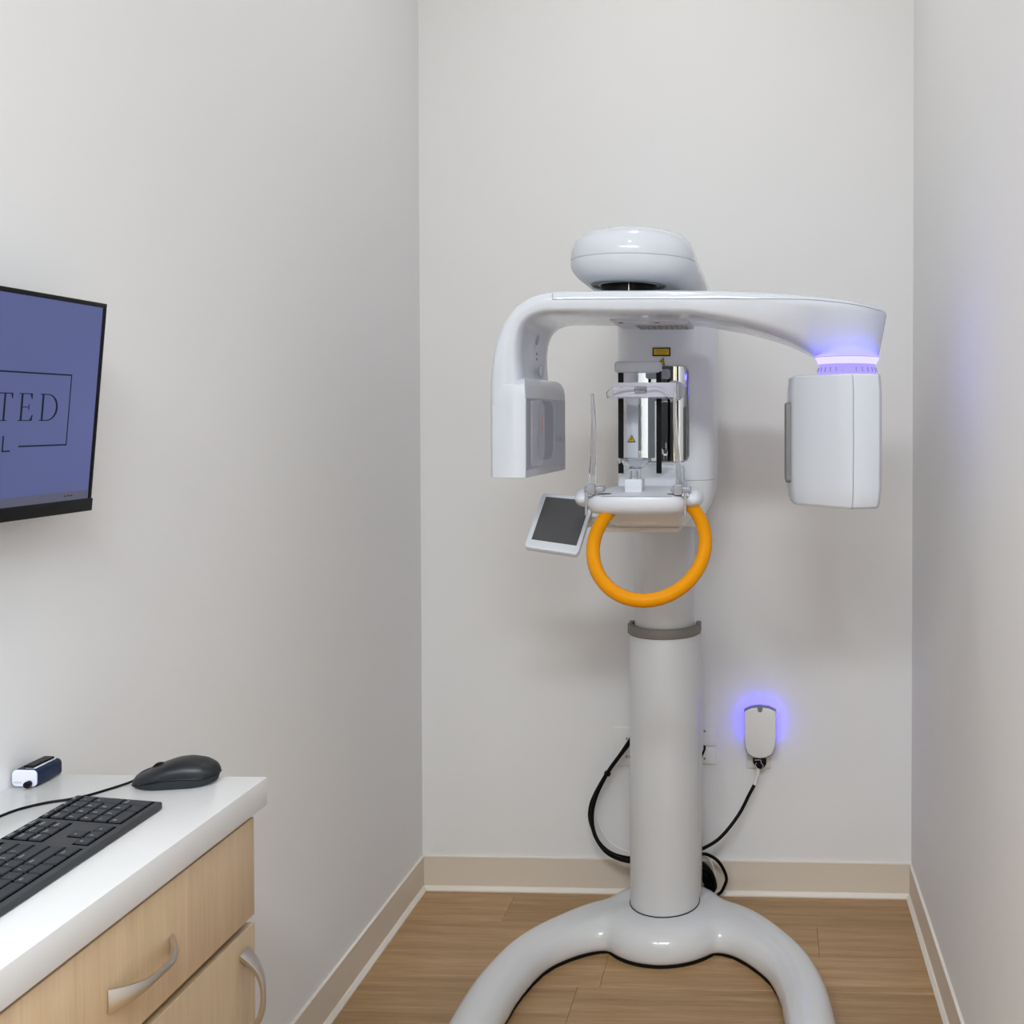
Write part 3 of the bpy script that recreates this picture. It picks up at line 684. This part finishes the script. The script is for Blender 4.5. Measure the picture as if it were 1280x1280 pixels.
# adapter
t = thing('power_adapter', 'white wall power adapter with blue light behind it', 'adapter', (-0.0115, YB, 0.434))
aw0, aw1, az0, az1 = -0.0590, 0.0360, 0.4345, 0.5835
out = [(aw0 + 0.004, az0 + 0.030), (aw0 + 0.013, az0 + 0.010), (aw0 + 0.030, az0 + 0.001), (-0.0115, az0 - 0.001), (aw1 - 0.030, az0 + 0.001), (aw1 - 0.013, az0 + 0.010), (aw1 - 0.004, az0 + 0.030), (aw1, az0 + 0.06), (aw1, az1 - 0.012), (aw1 - 0.022, az1 - 0.002), (-0.0115, az1 + 0.001), (aw0 + 0.022, az1 - 0.002), (aw0, az1 - 0.012), (aw0, az0 + 0.06)]
MB().prism(out, YB - 0.060, YB - 0.022, 'y', 0.005).build('adapter_body', 'adapter', t)
MB().prism([(x * 1.0, z - 0.004 if z < 0.5 else z + 0.0016) for x, z in out], YB - 0.052, YB - 0.024, 'y', 0.002).build('adapter_edge', 'adaptergrey', t, label='dark grey edge band')
MB().prism([(-0.0195, az1 + 0.002), (-0.0035, az1 + 0.002), (-0.0055, az1 - 0.009), (-0.0115, az1 - 0.012), (-0.0175, az1 - 0.009)], YB - 0.0612, YB - 0.04, 'y').build('notch', 'adaptergrey', t)
MB().box(-0.045, 0.022, YB - 0.024, YB - 0.006, 0.455, 0.565, 0.003).build('adapter_back', 'adapter', t)
led = MB()
led.box(-0.0515, -0.0455, YB - 0.021, YB - 0.014, 0.487, 0.572); led.box(0.0225, 0.0285, YB - 0.021, YB - 0.014, 0.487, 0.572); led.box(-0.0455, 0.0225, YB - 0.021, YB - 0.014, 0.566, 0.572)
led.build('blue_led_strip', 'backled', t, label='blue strip added for the glow around the ring')
pg = thing('power_plug', 'black plug with white sleeve under the power adapter', 'plug', (-0.0125, YB - 0.04, 0.40))
MB().prism([(-0.0325, 0.434), (0.0075, 0.434), (0.0075, 0.416), (0.001, 0.405), (-0.0085, 0.400), (-0.018, 0.402), (-0.029, 0.413), (-0.0325, 0.420)], YB - 0.055, YB - 0.028, 'y', 0.003).build('plug_body', 'black', pg)
MB().tube([(-0.0275, YB - 0.0565, 0.428), (-0.010, YB - 0.0565, 0.428), (-0.008, YB - 0.0565, 0.42), (-0.002, YB - 0.0565, 0.412), (-0.004, YB - 0.0565, 0.405)], 0.0010, 6).build('plug_mark', 'sticker', pg)
MB().tube([(-0.022, YB - 0.0565, 0.420), (-0.025, YB - 0.0565, 0.413), (-0.020, YB - 0.0565, 0.405)], 0.0010, 6).build('plug_mark', 'sticker', pg)
MB().tube([(-0.0165, YB - 0.042, 0.402), (-0.018, YB - 0.042, 0.385), (-0.0245, YB - 0.044, 0.362), (-0.0285, YB - 0.046, 0.3485)], 0.0052, 12).build('plug_sleeve', 'cablewhite', pg, label='white cord sleeve')

def cable(name, pts, r, m, label, cat='cable'):
    return tag(MB().tube(pts, r, 10).build(name, m, loc=pts[len(pts) // 2]), label, cat)
cable('power_cable', [(-0.3704, 3.06, 0.5285), (-0.4004, 3.05, 0.4807), (-0.4279, 3.04, 0.4405), (-0.4623, 3.03, 0.3932), (-0.4943, 3.02, 0.3295), (-0.507, 3.01, 0.2735), (-0.4984, 3.0, 0.2206), (-0.4685, 2.99, 0.1779), (-0.4303, 2.97, 0.1634), (-0.3796, 2.94, 0.1655), (-0.3425, 2.94, 0.1725)], 0.0058, 'cable', 'thick black cable bowing out left of the machine column')
cable('data_cable', [(-0.3716, 3.07, 0.5182), (-0.4017, 3.066, 0.4679), (-0.4269, 3.062, 0.4348), (-0.4663, 3.056, 0.3873), (-0.5071, 3.05, 0.3171), (-0.5199, 3.04, 0.2728), (-0.5136, 3.03, 0.2338), (-0.4866, 3.015, 0.19), (-0.4458, 2.995, 0.1659), (-0.3855, 2.965, 0.1657), (-0.3425, 2.955, 0.1771)], 0.0040, 'cable', 'thinner black cable on the outer side of the left cable loop')
cable('white_cable', [(-0.4055, 3.085, 0.4599), (-0.4621, 3.075, 0.3756), (-0.5016, 3.068, 0.3063), (-0.5053, 3.06, 0.2571), (-0.4783, 3.045, 0.2028), (-0.4373, 3.02, 0.1747), (-0.3802, 2.99, 0.1692), (-0.3425, 2.975, 0.1817)], 0.0022, 'cablewhite', 'thin white cable on the inner side of the left cable loop')
tag(MB().lathe([(0.0085, -0.004), (0.0100, -0.004), (0.0100, 0.004), (0.0085, 0.004), (0.0085, -0.004)], (0, 0), 16).xf(Matrix.Translation((-0.4655, 3.040, 0.385)) @ Matrix.Rotation(math.radians(28), 4, 'Y')).build('cable_tie', 'black', loc=(-0.4655, 3.04, 0.385)), 'black tie around the cables left of the column', 'cable tie')
MB().tube([(-0.0288, 3.058, 0.3500), (-0.0345, 3.054, 0.3400), (-0.0447, 3.05, 0.3220), (-0.0682, 3.04, 0.2779), (-0.1008, 3.02, 0.2376), (-0.133, 3.0, 0.2097), (-0.1647, 2.98, 0.1963), (-0.1915, 2.965, 0.1926), (-0.2286, 2.955, 0.2024)], 0.0052, 10).build('cord', 'cable', pg, label='black power cord')
cable('looped_cable', [(-0.2186, 2.96, 0.1801), (-0.1921, 2.98, 0.1743), (-0.1653, 3.0, 0.1639), (-0.1381, 3.02, 0.1392), (-0.1201, 3.04, 0.1045), (-0.111, 3.05, 0.0715), (-0.1181, 3.05, 0.0475), (-0.1304, 3.06, 0.0234), (-0.16, 3.06, 0.008), (-0.22, 3.06, 0.006)], 0.0048, 'cable', 'black cable arching to the floor at the right of the base')
pts = []
for k in range(3):       # three hanging turns of one cable
    o_ = k * 0.014
    pts += [(-0.2121 + o_ * 0.2, 2.985 + o_ * 0.6, 0.1508 - o_ * 1.25), (-0.1794 - o_ * 0.55, 3.0 + o_ * 0.6, 0.1344 - o_ * 1.25), (-0.1585 - o_ * 0.7, 3.01 + o_ * 0.6, 0.1081 - o_), (-0.1475 - o_ * 0.8, 3.02 + o_ * 0.6, 0.0758 - o_ * 0.5), (-0.150 - o_ * 0.8, 3.035 + o_ * 0.6, 0.045), (-0.185 - o_ * 0.5, 3.045 + o_ * 0.6, 0.014), (-0.235, 3.045 + o_ * 0.6, 0.050), (-0.236, 3.015 + o_ * 0.6, 0.115)]
cable('coiled_cable', pts, 0.0078, 'cable', 'thick black cable coiled in turns behind the right of the column foot')
cable('white_cable', [(-0.2141, 2.965, 0.1704), (-0.1941, 3.02, 0.1584), (-0.1711, 3.03, 0.143), (-0.1548, 3.04, 0.1203), (-0.146, 3.045, 0.09), (-0.146, 3.05, 0.05), (-0.16, 3.06, 0.004)], 0.0030, 'cablewhite', 'thin white cable beside the bunched cables right of the column')
# ------------------------------------------------------------------ counter
CZ, SLT = 0.932, 0.892
XF = -0.709; YE = 1.440
tag(MB().box(XL, XF, 0.30, YE, SLT, CZ, 0.0015, 2).build('countertop', 'quartz', loc=(-0.88, 0.87, SLT)), 'white quartz countertop along the left wall', 'countertop')
def handle(parent, c, length, vertical):
    """flared bow pull; c on the front face"""
    rings = []
    n = 22; OB = 0.027 if vertical else 0.023
    for i in range(n + 1):
        t = i / n; s_ = (t - 0.5) * length
        u = abs(2 * t - 1)
        out_ = OB * (1 - u ** 2.6) + 0.001
        wd = 0.0042 + 0.0095 * u ** 1.8; th = 0.0024 + 0.0016 * u
        # direction along the path
        du = -OB * 2.6 * u ** 1.6 * (2 / length) * (1 if t > 0.5 else -1)
        d = Vector((du, 1, 0)).normalized(); nn = Vector((d.y, -d.x, 0))
        p = Vector((out_, s_, 0)); k = Vector((0, 0, 1))
        ring = [p + nn * th * 0.5 + k * wd, p + nn * th + k * wd * 0.5, p + nn * th - k * wd * 0.5, p + nn * th * 0.5 - k * wd, p - nn * th - k * wd * 0.9, p - nn * th + k * wd * 0.9]
        if vertical: ring = [Vector((q.x, q.z, q.y)) for q in ring]
        rings.append([q + Vector(c) for q in ring])
    return MB().loft(rings).build('handle', 'nickel', parent, angle=50, label='satin nickel bow handle')
def cabinet(y0, y1, label):
    t = thing('drawer_cabinet', label, 'cabinet', (-0.88, (y0 + y1) / 2, 0), 'oak base cabinets under the countertop')
    MB().box(XL, XF - 0.030, y0 + 0.004, y1 - 0.002, 0.10, SLT).build('body', 'carcass', t)
    MB().box(XL, XF - 0.09, y0 + 0.004, y1 - 0.010, 0.0, 0.10).build('toe_kick', 'kick', t)
    MB().box(XL + 0.002, XF - 0.026, y1 - 0.018, y1, 0.0, SLT, 0.001, 1).build('end_panel', 'oak', t)
    dr = MB().box(XF - 0.025, XF - 0.0055, y0 + 0.0015, y1, 0.748, 0.8855, 0.0010, 2).build('drawer_front', 'oak', t)
    handle(dr, (XF - 0.0055, (y0 + y1) / 2 + 0.001, 0.809), 0.122, False)
    dd = MB().box(XF - 0.025, XF - 0.0055, y0 + 0.0015, y1, 0.105, 0.7365, 0.0010, 2).build('door', 'oak', t)
    handle(dd, (XF - 0.0055, y1 - 0.033, 0.652), 0.118, True)
cabinet(0.880, 1.4115, 'light oak cabinet with drawer and door under the keyboard end of countertop')
cabinet(0.349, 0.880, 'light oak cabinet under the nearer end of the countertop')

# ------------------------------------------------------------------ keyboard
KS = 0.955
kb = thing('keyboard', 'black full-size computer keyboard on the white countertop', 'keyboard', (-0.7865, 1.3135, CZ))
kb.rotation_euler = (0, 0, math.radians(90 + 1.0)); kb.scale = (1, 1, 1)
ORG[kb] = Vector((0, 0, 0))      # keyboard parts use local coordinates: x towards the number pad, y towards the wall, origin at the front right corner
KL, KW = 0.428, 0.1128
U = 0.01905 * KS
KT0, KT1 = 0.0105, 0.0185      # top height at the front and the back
def kz(y): return KT0 + (KT1 - KT0) * y / KW
kbody = MB().loft([[(x, 0, 0.001), (x, KW, 0.001), (x, KW, KT1), (x, 0, KT0)] for x in (-KL, 0)]).bevel(0.0022, 3).build('keyboard_body', 'kbody', kb)
def well(x0, x1, y0, y1):
    e = 0.0008
    return [(x0 - e, y0 - e, kz(y0) + 0.0001), (x1 + e, y0 - e, kz(y0) + 0.0001), (x1 + e, y1 + e, kz(y1) + 0.0001), (x0 - e, y1 + e, kz(y1) + 0.0001)]
key_cache = {}
tilt = math.atan2(KT1 - KT0, KW)
fcurve = bpy.data.curves.new('legend', 'FONT')
fobj = bpy.data.objects.new('legend_tmp', fcurve); C.objects.link(fobj)
leg_cache = {}
def legend_mesh(txt, size):
    k = (txt, size)
    if k not in leg_cache:
        fcurve.body = txt; fcurve.size = size; fcurve.extrude = 0; fcurve.resolution_u = 2
        dg = bpy.context.evaluated_depsgraph_get(); dg.update()
        me = bpy.data.meshes.new_from_object(fobj.evaluated_get(dg)); me.name = 'legend'
        me.materials.clear(); me.materials.append(M['legend']); leg_cache[k] = me
    return leg_cache[k]
G = 0.0030 * KS
def key(x, y, w_, h_, txt=''):
    """x,y of the left front corner in local metres; w_, h_ in metres"""
    kk = (round(w_, 5), round(h_, 5))
    if kk not in key_cache:
        W2, H2 = w_ - G, h_ - G; s_ = 0.0007
        b = bmesh.new()
        lo = [b.verts.new(p) for p in ((0, 0, 0), (W2, 0, 0), (W2, H2, 0), (0, H2, 0))]
        hi = [b.verts.new(p) for p in ((s_, s_, 0.0016), (W2 - s_, s_, 0.0016), (W2 - s_, H2 - s_, 0.0016), (s_, H2 - s_, 0.0016))]
        b.faces.new(lo[::-1]); b.faces.new(hi)
        for i in range(4): b.faces.new((lo[i], lo[(i + 1) % 4], hi[(i + 1) % 4], hi[i]))
        bmesh.ops.bevel(b, geom=[e for e in b.edges if e.calc_face_angle(0) > 0.5 and (e.verts[0].co.z + e.verts[1].co.z) > 0.002], offset=0.0004, segments=1, affect='EDGES')
        mbk = MB().merge(b); me = mbk.mesh('key', smooth=False); me.materials.append(M['key']); key_cache[kk] = me
    o = bpy.data.objects.new('key', key_cache[kk]); C.objects.link(o); o.parent = kb
    o.location = (x + G / 2, y + G / 2, kz(y + h_ / 2) + 0.0004 - 0.5 * h_ * math.tan(tilt)); o.rotation_euler = (tilt, 0, 0)
    if txt:
        sz = 0.0068 if len(txt) == 1 else 0.0040
        l = bpy.data.objects.new('legend', legend_mesh(txt, sz)); C.objects.link(l); l.parent = o
        l.location = (0.0028, max(h_ - G - 0.0030 - sz * 0.75, 0.0018), 0.00170)
wells = MB()
def add_well(x0, x1, y0, y1):
    wells.quad([Vector(p) for p in well(x0, x1, y0, y1)], 0.0004, (0, 0, 1))
FRB = 0.0085           # front border
rowy = [FRB + U * i for i in range(5)]     # bottom row first
FH = 0.0098
x_left = -KL + 0.0040
rows = {
 4: [('`', 1), ('1', 1), ('2', 1), ('3', 1), ('4', 1), ('5', 1), ('6', 1), ('7', 1), ('8', 1), ('9', 1), ('0', 1), ('-', 1), ('=', 1), ('Backspace', 2)],
 3: [('Tab', 1.5), ('Q', 1), ('W', 1), ('E', 1), ('R', 1), ('T', 1), ('Y', 1), ('U', 1), ('I', 1), ('O', 1), ('P', 1), ('[', 1), (']', 1), ('\\', 1.5)],
 2: [('Caps', 1.75), ('A', 1), ('S', 1), ('D', 1), ('F', 1), ('G', 1), ('H', 1), ('J', 1), ('K', 1), ('L', 1), (';', 1), ("'", 1), ('Enter', 2.25)],
 1: [('Shift', 2.25), ('Z', 1), ('X', 1), ('C', 1), ('V', 1), ('B', 1), ('N', 1), ('M', 1), (',', 1), ('.', 1), ('/', 1), ('Shift', 2.75)],
 0: [('Ctrl', 1.25), ('', 1.25), ('Alt', 1.25), ('', 6.25), ('Alt', 1.25), ('', 1.25), ('', 1.25), ('Ctrl', 1.25)]}
for r, ks in rows.items():
    x = x_left
    for txt, wd in ks:
        key(x, rowy[r], wd * U, U, txt); x += wd * U
xe = x_left + 15 * U
add_well(x_left, xe, rowy[0], rowy[4] + U)
fy = rowy[4] + U + 0.0018
frow = [('Esc', 0)] + [('F%d' % (i + 1), 2 + i + (0.5 if i > 3 else 0) + (0.5 if i > 7 else 0)) for i in range(12)]
for txt, u0 in frow: key(x_left + u0 * U, fy, U, FH, txt)
add_well(x_left, xe, fy, fy + FH)
xn = xe + 0.0098
for i, txt in enumerate(('PrtSc', 'ScrLk', 'Pause')): key(xn + i * U, fy, U, FH, txt)
for i, txt in enumerate(('Insert', 'Home', 'PgUp')): key(xn + i * U, rowy[4], U, U, txt)
for i, txt in enumerate(('Delete', 'End', 'PgDn')): key(xn + i * U, rowy[3], U, U, txt)
for i, txt in enumerate(('<', 'v', '>')): key(xn + i * U, rowy[0], U, U, txt)
key(xn + U, rowy[1], U, U, '^')
add_well(xn, xn + 3 * U, rowy[3], fy + FH); add_well(xn, xn + 3 * U, rowy[0], rowy[0] + U); add_well(xn + U, xn + 2 * U, rowy[1], rowy[1] + U)
xp = xn + 3 * U + 0.0098
for i in range(4): key(xp + i * U, fy, U, FH, ('o', '-', '+', '=')[i])
for i, txt in enumerate(('Num', '/', '*', '-')): key(xp + i * U, rowy[4], U, U, txt)
for r, tx in ((3, '789'), (2, '456'), (1, '123')):
    for i in range(3): key(xp + i * U, rowy[r], U, U, tx[i])
key(xp, rowy[0], 2 * U, U, '0'); key(xp + 2 * U, rowy[0], U, U, '.')
key(xp + 3 * U, rowy[2], U, 2 * U, '+'); key(xp + 3 * U, rowy[0], U, 2 * U, 'Enter')
add_well(xp, xp + 4 * U, rowy[0], fy + FH)
wells.build('key_gap_shade', 'keygapshade', kb)
bpy.data.objects.remove(fobj); bpy.data.curves.remove(fcurve)

# ------------------------------------------------------------------ mouse (tail to the left, lying across the counter end)
ms = thing('computer_mouse', 'black wired computer mouse on the end of the countertop', 'mouse', (-0.822, 1.408, CZ))
ms.rotation_euler = (0, 0, math.radians(180 + 8)); ORG[ms] = Vector((0, 0, 0))
# local: +x towards the cable end (front), length 0.115
LM = 0.1155
def hw(t): return 0.0305 * (1 - abs(2 * t - 1) ** 3.2) ** 0.5 * (1 - 0.06 * math.sin(2 * PI * t)) if 0 < t < 1 else 0.001
def top(t):     # 0 tail (palm end) .. 1 front
    pr = [(0, 0.018), (0.06, 0.027), (0.18, 0.0340), (0.36, 0.0370), (0.52, 0.0348), (0.68, 0.0285), (0.84, 0.0215), (0.95, 0.0150), (1, 0.0085)]
    for (a, za), (b2, zb) in zip(pr, pr[1:]):
        if t <= b2: return za + (zb - za) * (t - a) / (b2 - a)
    return pr[-1][1]
def skirt(t):   # height of the split between shell and side
    pr = [(0, 0.014), (0.15, 0.0135), (0.35, 0.0150), (0.55, 0.0155), (0.75, 0.0110), (0.9, 0.0065), (1, 0.004)]
    for (a, za), (b2, zb) in zip(pr, pr[1:]):
        if t <= b2: return za + (zb - za) * (t - a) / (b2 - a)
    return pr[-1][1]
rt, rs = [], []
NT = 26
for i in range(NT + 1):
    t = 0.5 - 0.5 * math.cos(PI * i / NT); t = min(max(t, 0.002), 0.998)
    x = -LM / 2 + LM * t; h = hw(t); z1 = top(t); z0 = skirt(t)
    ring = []
    for k in range(15):
        a = PI * k / 14
        c_, s2 = math.cos(a), math.sin(a)
        ring.append((x, h * math.copysign(abs(c_) ** 0.75, c_), z0 + (z1 - z0) * s2 ** 0.8))
    ring.append((x, -h * 0.9, z0 - 0.001)); ring.append((x, h * 0.9, z0 - 0.001))
    rt.append(ring)
    hb = h * (0.86 if t > 0.1 else 0.8)
    zb = 0.0006 + (0.003 * max(0, 0.25 - t) / 0.25)
    rs.append([(x * 0.985, h * 0.965, z0), (x * 0.965, (h + hb) / 2, (z0 + zb) / 2), (x * 0.93, hb, zb), (x * 0.93, -hb, zb), (x * 0.965, -(h + hb) / 2, (z0 + zb) / 2), (x * 0.985, -h * 0.965, z0)])
for sy in (1, -1):
    MB().tube([(r_[0][0] * 0.995, sy * abs(r_[0][1]) * 0.985, r_[0][2] - 0.0004) for r_ in rt[2:-1]], 0.0011, 6, smooth=False).build('side_seam', 'black', ms)
MB().loft(rt).build('shell', 'mousetop', ms, angle=60)
MB().loft(rs).build('side_skirt', 'mouseside', ms, angle=50)
b = bmesh.new(); bmesh.ops.create_cone(b, cap_ends=True, segments=24, radius1=0.0115, radius2=0.0115, depth=0.006)
MB().merge(b, Matrix.Translation((0.022, 0, 0.0195)) @ Matrix.Rotation(PI / 2, 4, 'X')).bevel(0.001, 2, 1.0).build('scroll_wheel', 'black', ms)
MB().tube([(0.036, 0, 0.0232), (0.046, 0, 0.0188), (0.0545, 0, 0.0125)], 0.0006, 6).build('button_gap', 'black', ms)
def to_mouse(p):
    q = Vector(p) - Vector(ms.location); return Matrix.Rotation(-ms.rotation_euler.z, 4, 'Z') @ q
MB().tube([to_mouse(p) for p in [(-0.879, 1.4005, 0.9385), (-0.886, 1.394, 0.9360), (-0.903, 1.372, 0.9340), (-0.915, 1.352, 0.9340), (-0.930, 1.338, 0.9340), (-0.952, 1.325, 0.9340), (-0.972, 1.300, 0.9340), (-0.980, 1.268, 0.9340), (-0.984, 1.235, 0.9340), (-0.990, 1.18, 0.9340), (-1.00, 1.05, 0.9340), (-1.02, 0.90, 0.9340)]], 0.0018, 8).build('cord', 'cable', ms, label='thin black mouse cord')

# ------------------------------------------------------------------ small navy box device by the wall
dv = thing('navy_box', 'small navy box with white end face and black knob by the wall', 'device', (-1.025, 1.41, CZ))
dx0, dx1, dy0, dy1 = -1.0425, -1.0065, 1.3835, 1.436
MB().prism(rrect(dx0, dx1, CZ + 0.0005, CZ + 0.0250, 0.007, 6), dy0 + 0.0015, dy1, 'y', 0.002).build('case', 'navy', dv)
MB().prism(rrect(dx0 + 0.0005, dx1 - 0.0005, CZ + 0.0012, CZ + 0.0245, 0.0065, 6), dy0, dy0 + 0.003, 'y', 0.001).build('end_face', 'devwhite', dv, label='white end face')
mb = MB()
for k in range(7): mb.box(dx0 + 0.0035 + k * 0.0017, dx0 + 0.0046 + k * 0.0017, dy0 - 0.0003, dy0, CZ + 0.0060, CZ + 0.0085)
mb.build('face_print', 'sticker', dv)
b = bmesh.new(); bmesh.ops.create_cone(b, cap_ends=True, segments=20, radius1=0.0045, radius2=0.0045, depth=0.008)
MB().merge(b, Matrix.Translation((dx1 - 0.010, dy0 - 0.004, CZ + 0.0062)) @ Matrix.Rotation(PI / 2, 4, 'X')).bevel(0.0012, 2, 1.0).build('knob', 'black', dv)
MB().box(dx0 + 0.0165, dx1 - 0.0045, dy0 + 0.004, dy1 - 0.006, CZ + 0.0248, CZ + 0.0268, 0.0008, 1).build('clip_base', 'devwhite', dv)
MB().box(dx0 + 0.0155, dx1 - 0.0055, dy0 + 0.002, dy1 - 0.008, CZ + 0.0268, CZ + 0.0300, 0.0008, 1).build('clip', 'black', dv, label='black clip bar')

# ------------------------------------------------------------------ monitor
B0 = Vector((-0.990, 1.4772, 1.3099)); T0 = Vector((-0.9614, 1.4772, 1.6112))
upv = (T0 - B0).normalized(); rtv = Vector((0, 1, 0)); nv = rtv.cross(upv).normalized()
MH = (T0 - B0).length; MW = 0.515
def S(u, v, n=0.0):     # u leftwards from the right edge, v up from the bottom edge
    return B0 - rtv * u + upv * v + nv * n
mo = thing('computer_monitor', 'black-framed monitor on the left wall showing a blue-grey logo screen', 'monitor', B0 - rtv * MW / 2 - nv * 0.02)
def slab(name, m, u0, u1, v0, v1, n0, n1, parent=mo, bev=0.0, lab=None):
    b = bmesh.new()
    P = [[b.verts.new(S(u, v, n)) for (u, v) in ((u0, v0), (u1, v0), (u1, v1), (u0, v1))] for n in (n0, n1)]
    b.faces.new(P[0]); b.faces.new(P[1])
    for i in range(4): b.faces.new((P[0][i], P[0][(i + 1) % 4], P[1][(i + 1) % 4], P[1][i]))
    mm = MB().merge(b)
    if bev: mm.bevel(bev, 2)
    return mm.build(name, m, parent, label=lab)
slab('housing', 'bezel', 0.0005, MW - 0.0005, 0.001, MH - 0.0005, -0.022, -0.002, bev=0.002)
slab('bottom_bezel', 'bezel', -0.0015, MW + 0.0015, -0.001, 0.0175, -0.024, 0.003, bev=0.0012)
slab('top_bezel', 'bezel', 0, MW, MH - 0.0065, MH, -0.018, 0.0015, bev=0.0008)
slab('side_bezel', 'bezel', 0, 0.0060, 0.0175, MH - 0.0065, -0.018, 0.0015, bev=0.0008)
slab('side_bezel', 'bezel', MW - 0.0060, MW, 0.0175, MH - 0.0065, -0.018, 0.0015, bev=0.0008)
scr = slab('screen', 'screen', 0.0060, MW - 0.0060, 0.0175, MH - 0.0065, -0.004, -0.0005, lab='blue-grey screen with logo')
slab('taskbar', 'taskbar', 0.0061, MW - 0.0061, 0.0176, 0.0300, -0.002, -0.0002, scr)
BRK = MB().box(XL, XL + 0.012, 1.16, 1.28, 1.41, 1.51, 0.003)
BRK.box(XL + 0.012, -1.004, 1.195, 1.245, 1.44, 1.48, 0.003)
BRK.build('wall_bracket', 'bezel', mo)
def ink_poly(polys, u_left, v_base, h, name, parent=None):
    """flat letter: polygons in em units (cap height 1), u_left is the distance from the right screen edge"""
    mm = MB()
    for P in polys:
        mm.quad([S(u_left - x * h, v_base + z * h, 0.0003) for x, z in P], 0.0003, nv)
    return mm.build(name, 'screenink', parent or scr)
def bar(x0, x1, z0, z1): return [(x0, z0), (x1, z0), (x1, z1), (x0, z1)]
h = 0.0367; vb = 0.1314
T_ = [bar(0.34, 0.42, 0.015, 1), bar(0.24, 0.52, 0, 0.03), bar(0.0, 0.76, 0.965, 1), [(0, 0.80), (0.03, 0.80), (0.09, 0.965), (0, 0.965)], [(0.76, 0.80), (0.73, 0.80), (0.67, 0.965), (0.76, 0.965)]]
E_ = [bar(0.10, 0.19, 0, 1), bar(0, 0.70, 0, 0.03), bar(0, 0.66, 0.97, 1), bar(0.19, 0.52, 0.485, 0.515), [(0.70, 0.22), (0.73, 0.22), (0.70, 0.0), (0.58, 0.03)], [(0.66, 0.80), (0.63, 0.80), (0.55, 0.97), (0.66, 1)], bar(0.50, 0.53, 0.40, 0.60)]
arcO = [(0.40 + 0.56 * math.sin(PI * i / 16), 0.5 + 0.5 * math.cos(PI * i / 16)) for i in range(17)]
arcI = [(0.40 + 0.465 * math.sin(PI * i / 16), 0.5 + 0.465 * math.cos(PI * i / 16)) for i in range(17)]
D_ = [bar(0.10, 0.19, 0, 1), bar(0, 0.42, 0, 0.032), bar(0, 0.42, 0.968, 1)] + [[arcO[i], arcO[i + 1], arcI[i + 1], arcI[i]] for i in range(16)]
ink_poly(T_, 0.2005, vb, h, 'letter_t'); ink_poly(E_, 0.1610, vb, h, 'letter_e'); ink_poly(D_, 0.1215, vb, h, 'letter_d')
ink_poly([bar(0, 0.10, 0, 1), bar(0, 0.68, 0, 0.09)], 0.1852, 0.0910, 0.0209, 'letter_l')
fr = MB()
def line(u0, u1, v0, v1): fr.quad([S(u0, v0, 0.0003), S(u1, v0, 0.0003), S(u1, v1, 0.0003), S(u0, v1, 0.0003)], 0.0003, nv)
line(0.0620, 0.453, 0.1945, 0.1965); line(0.0620, 0.0637, 0.0965, 0.1965); line(0.0620, 0.1557, 0.0965, 0.0985)
line(0.4513, 0.453, 0.0965, 0.1965); line(0.36, 0.453, 0.0965, 0.0985)
fr.build('logo_frame', 'screenink', scr)
tk = MB()
for u in (0.045, 0.052, 0.059): tk.quad([S(u, 0.0235, 0.0004), S(u - 0.004, 0.0235, 0.0004), S(u - 0.004, 0.0250, 0.0004), S(u, 0.0250, 0.0004)], 0.0003, nv)
tk.build('taskbar_icons', 'screenink', scr)
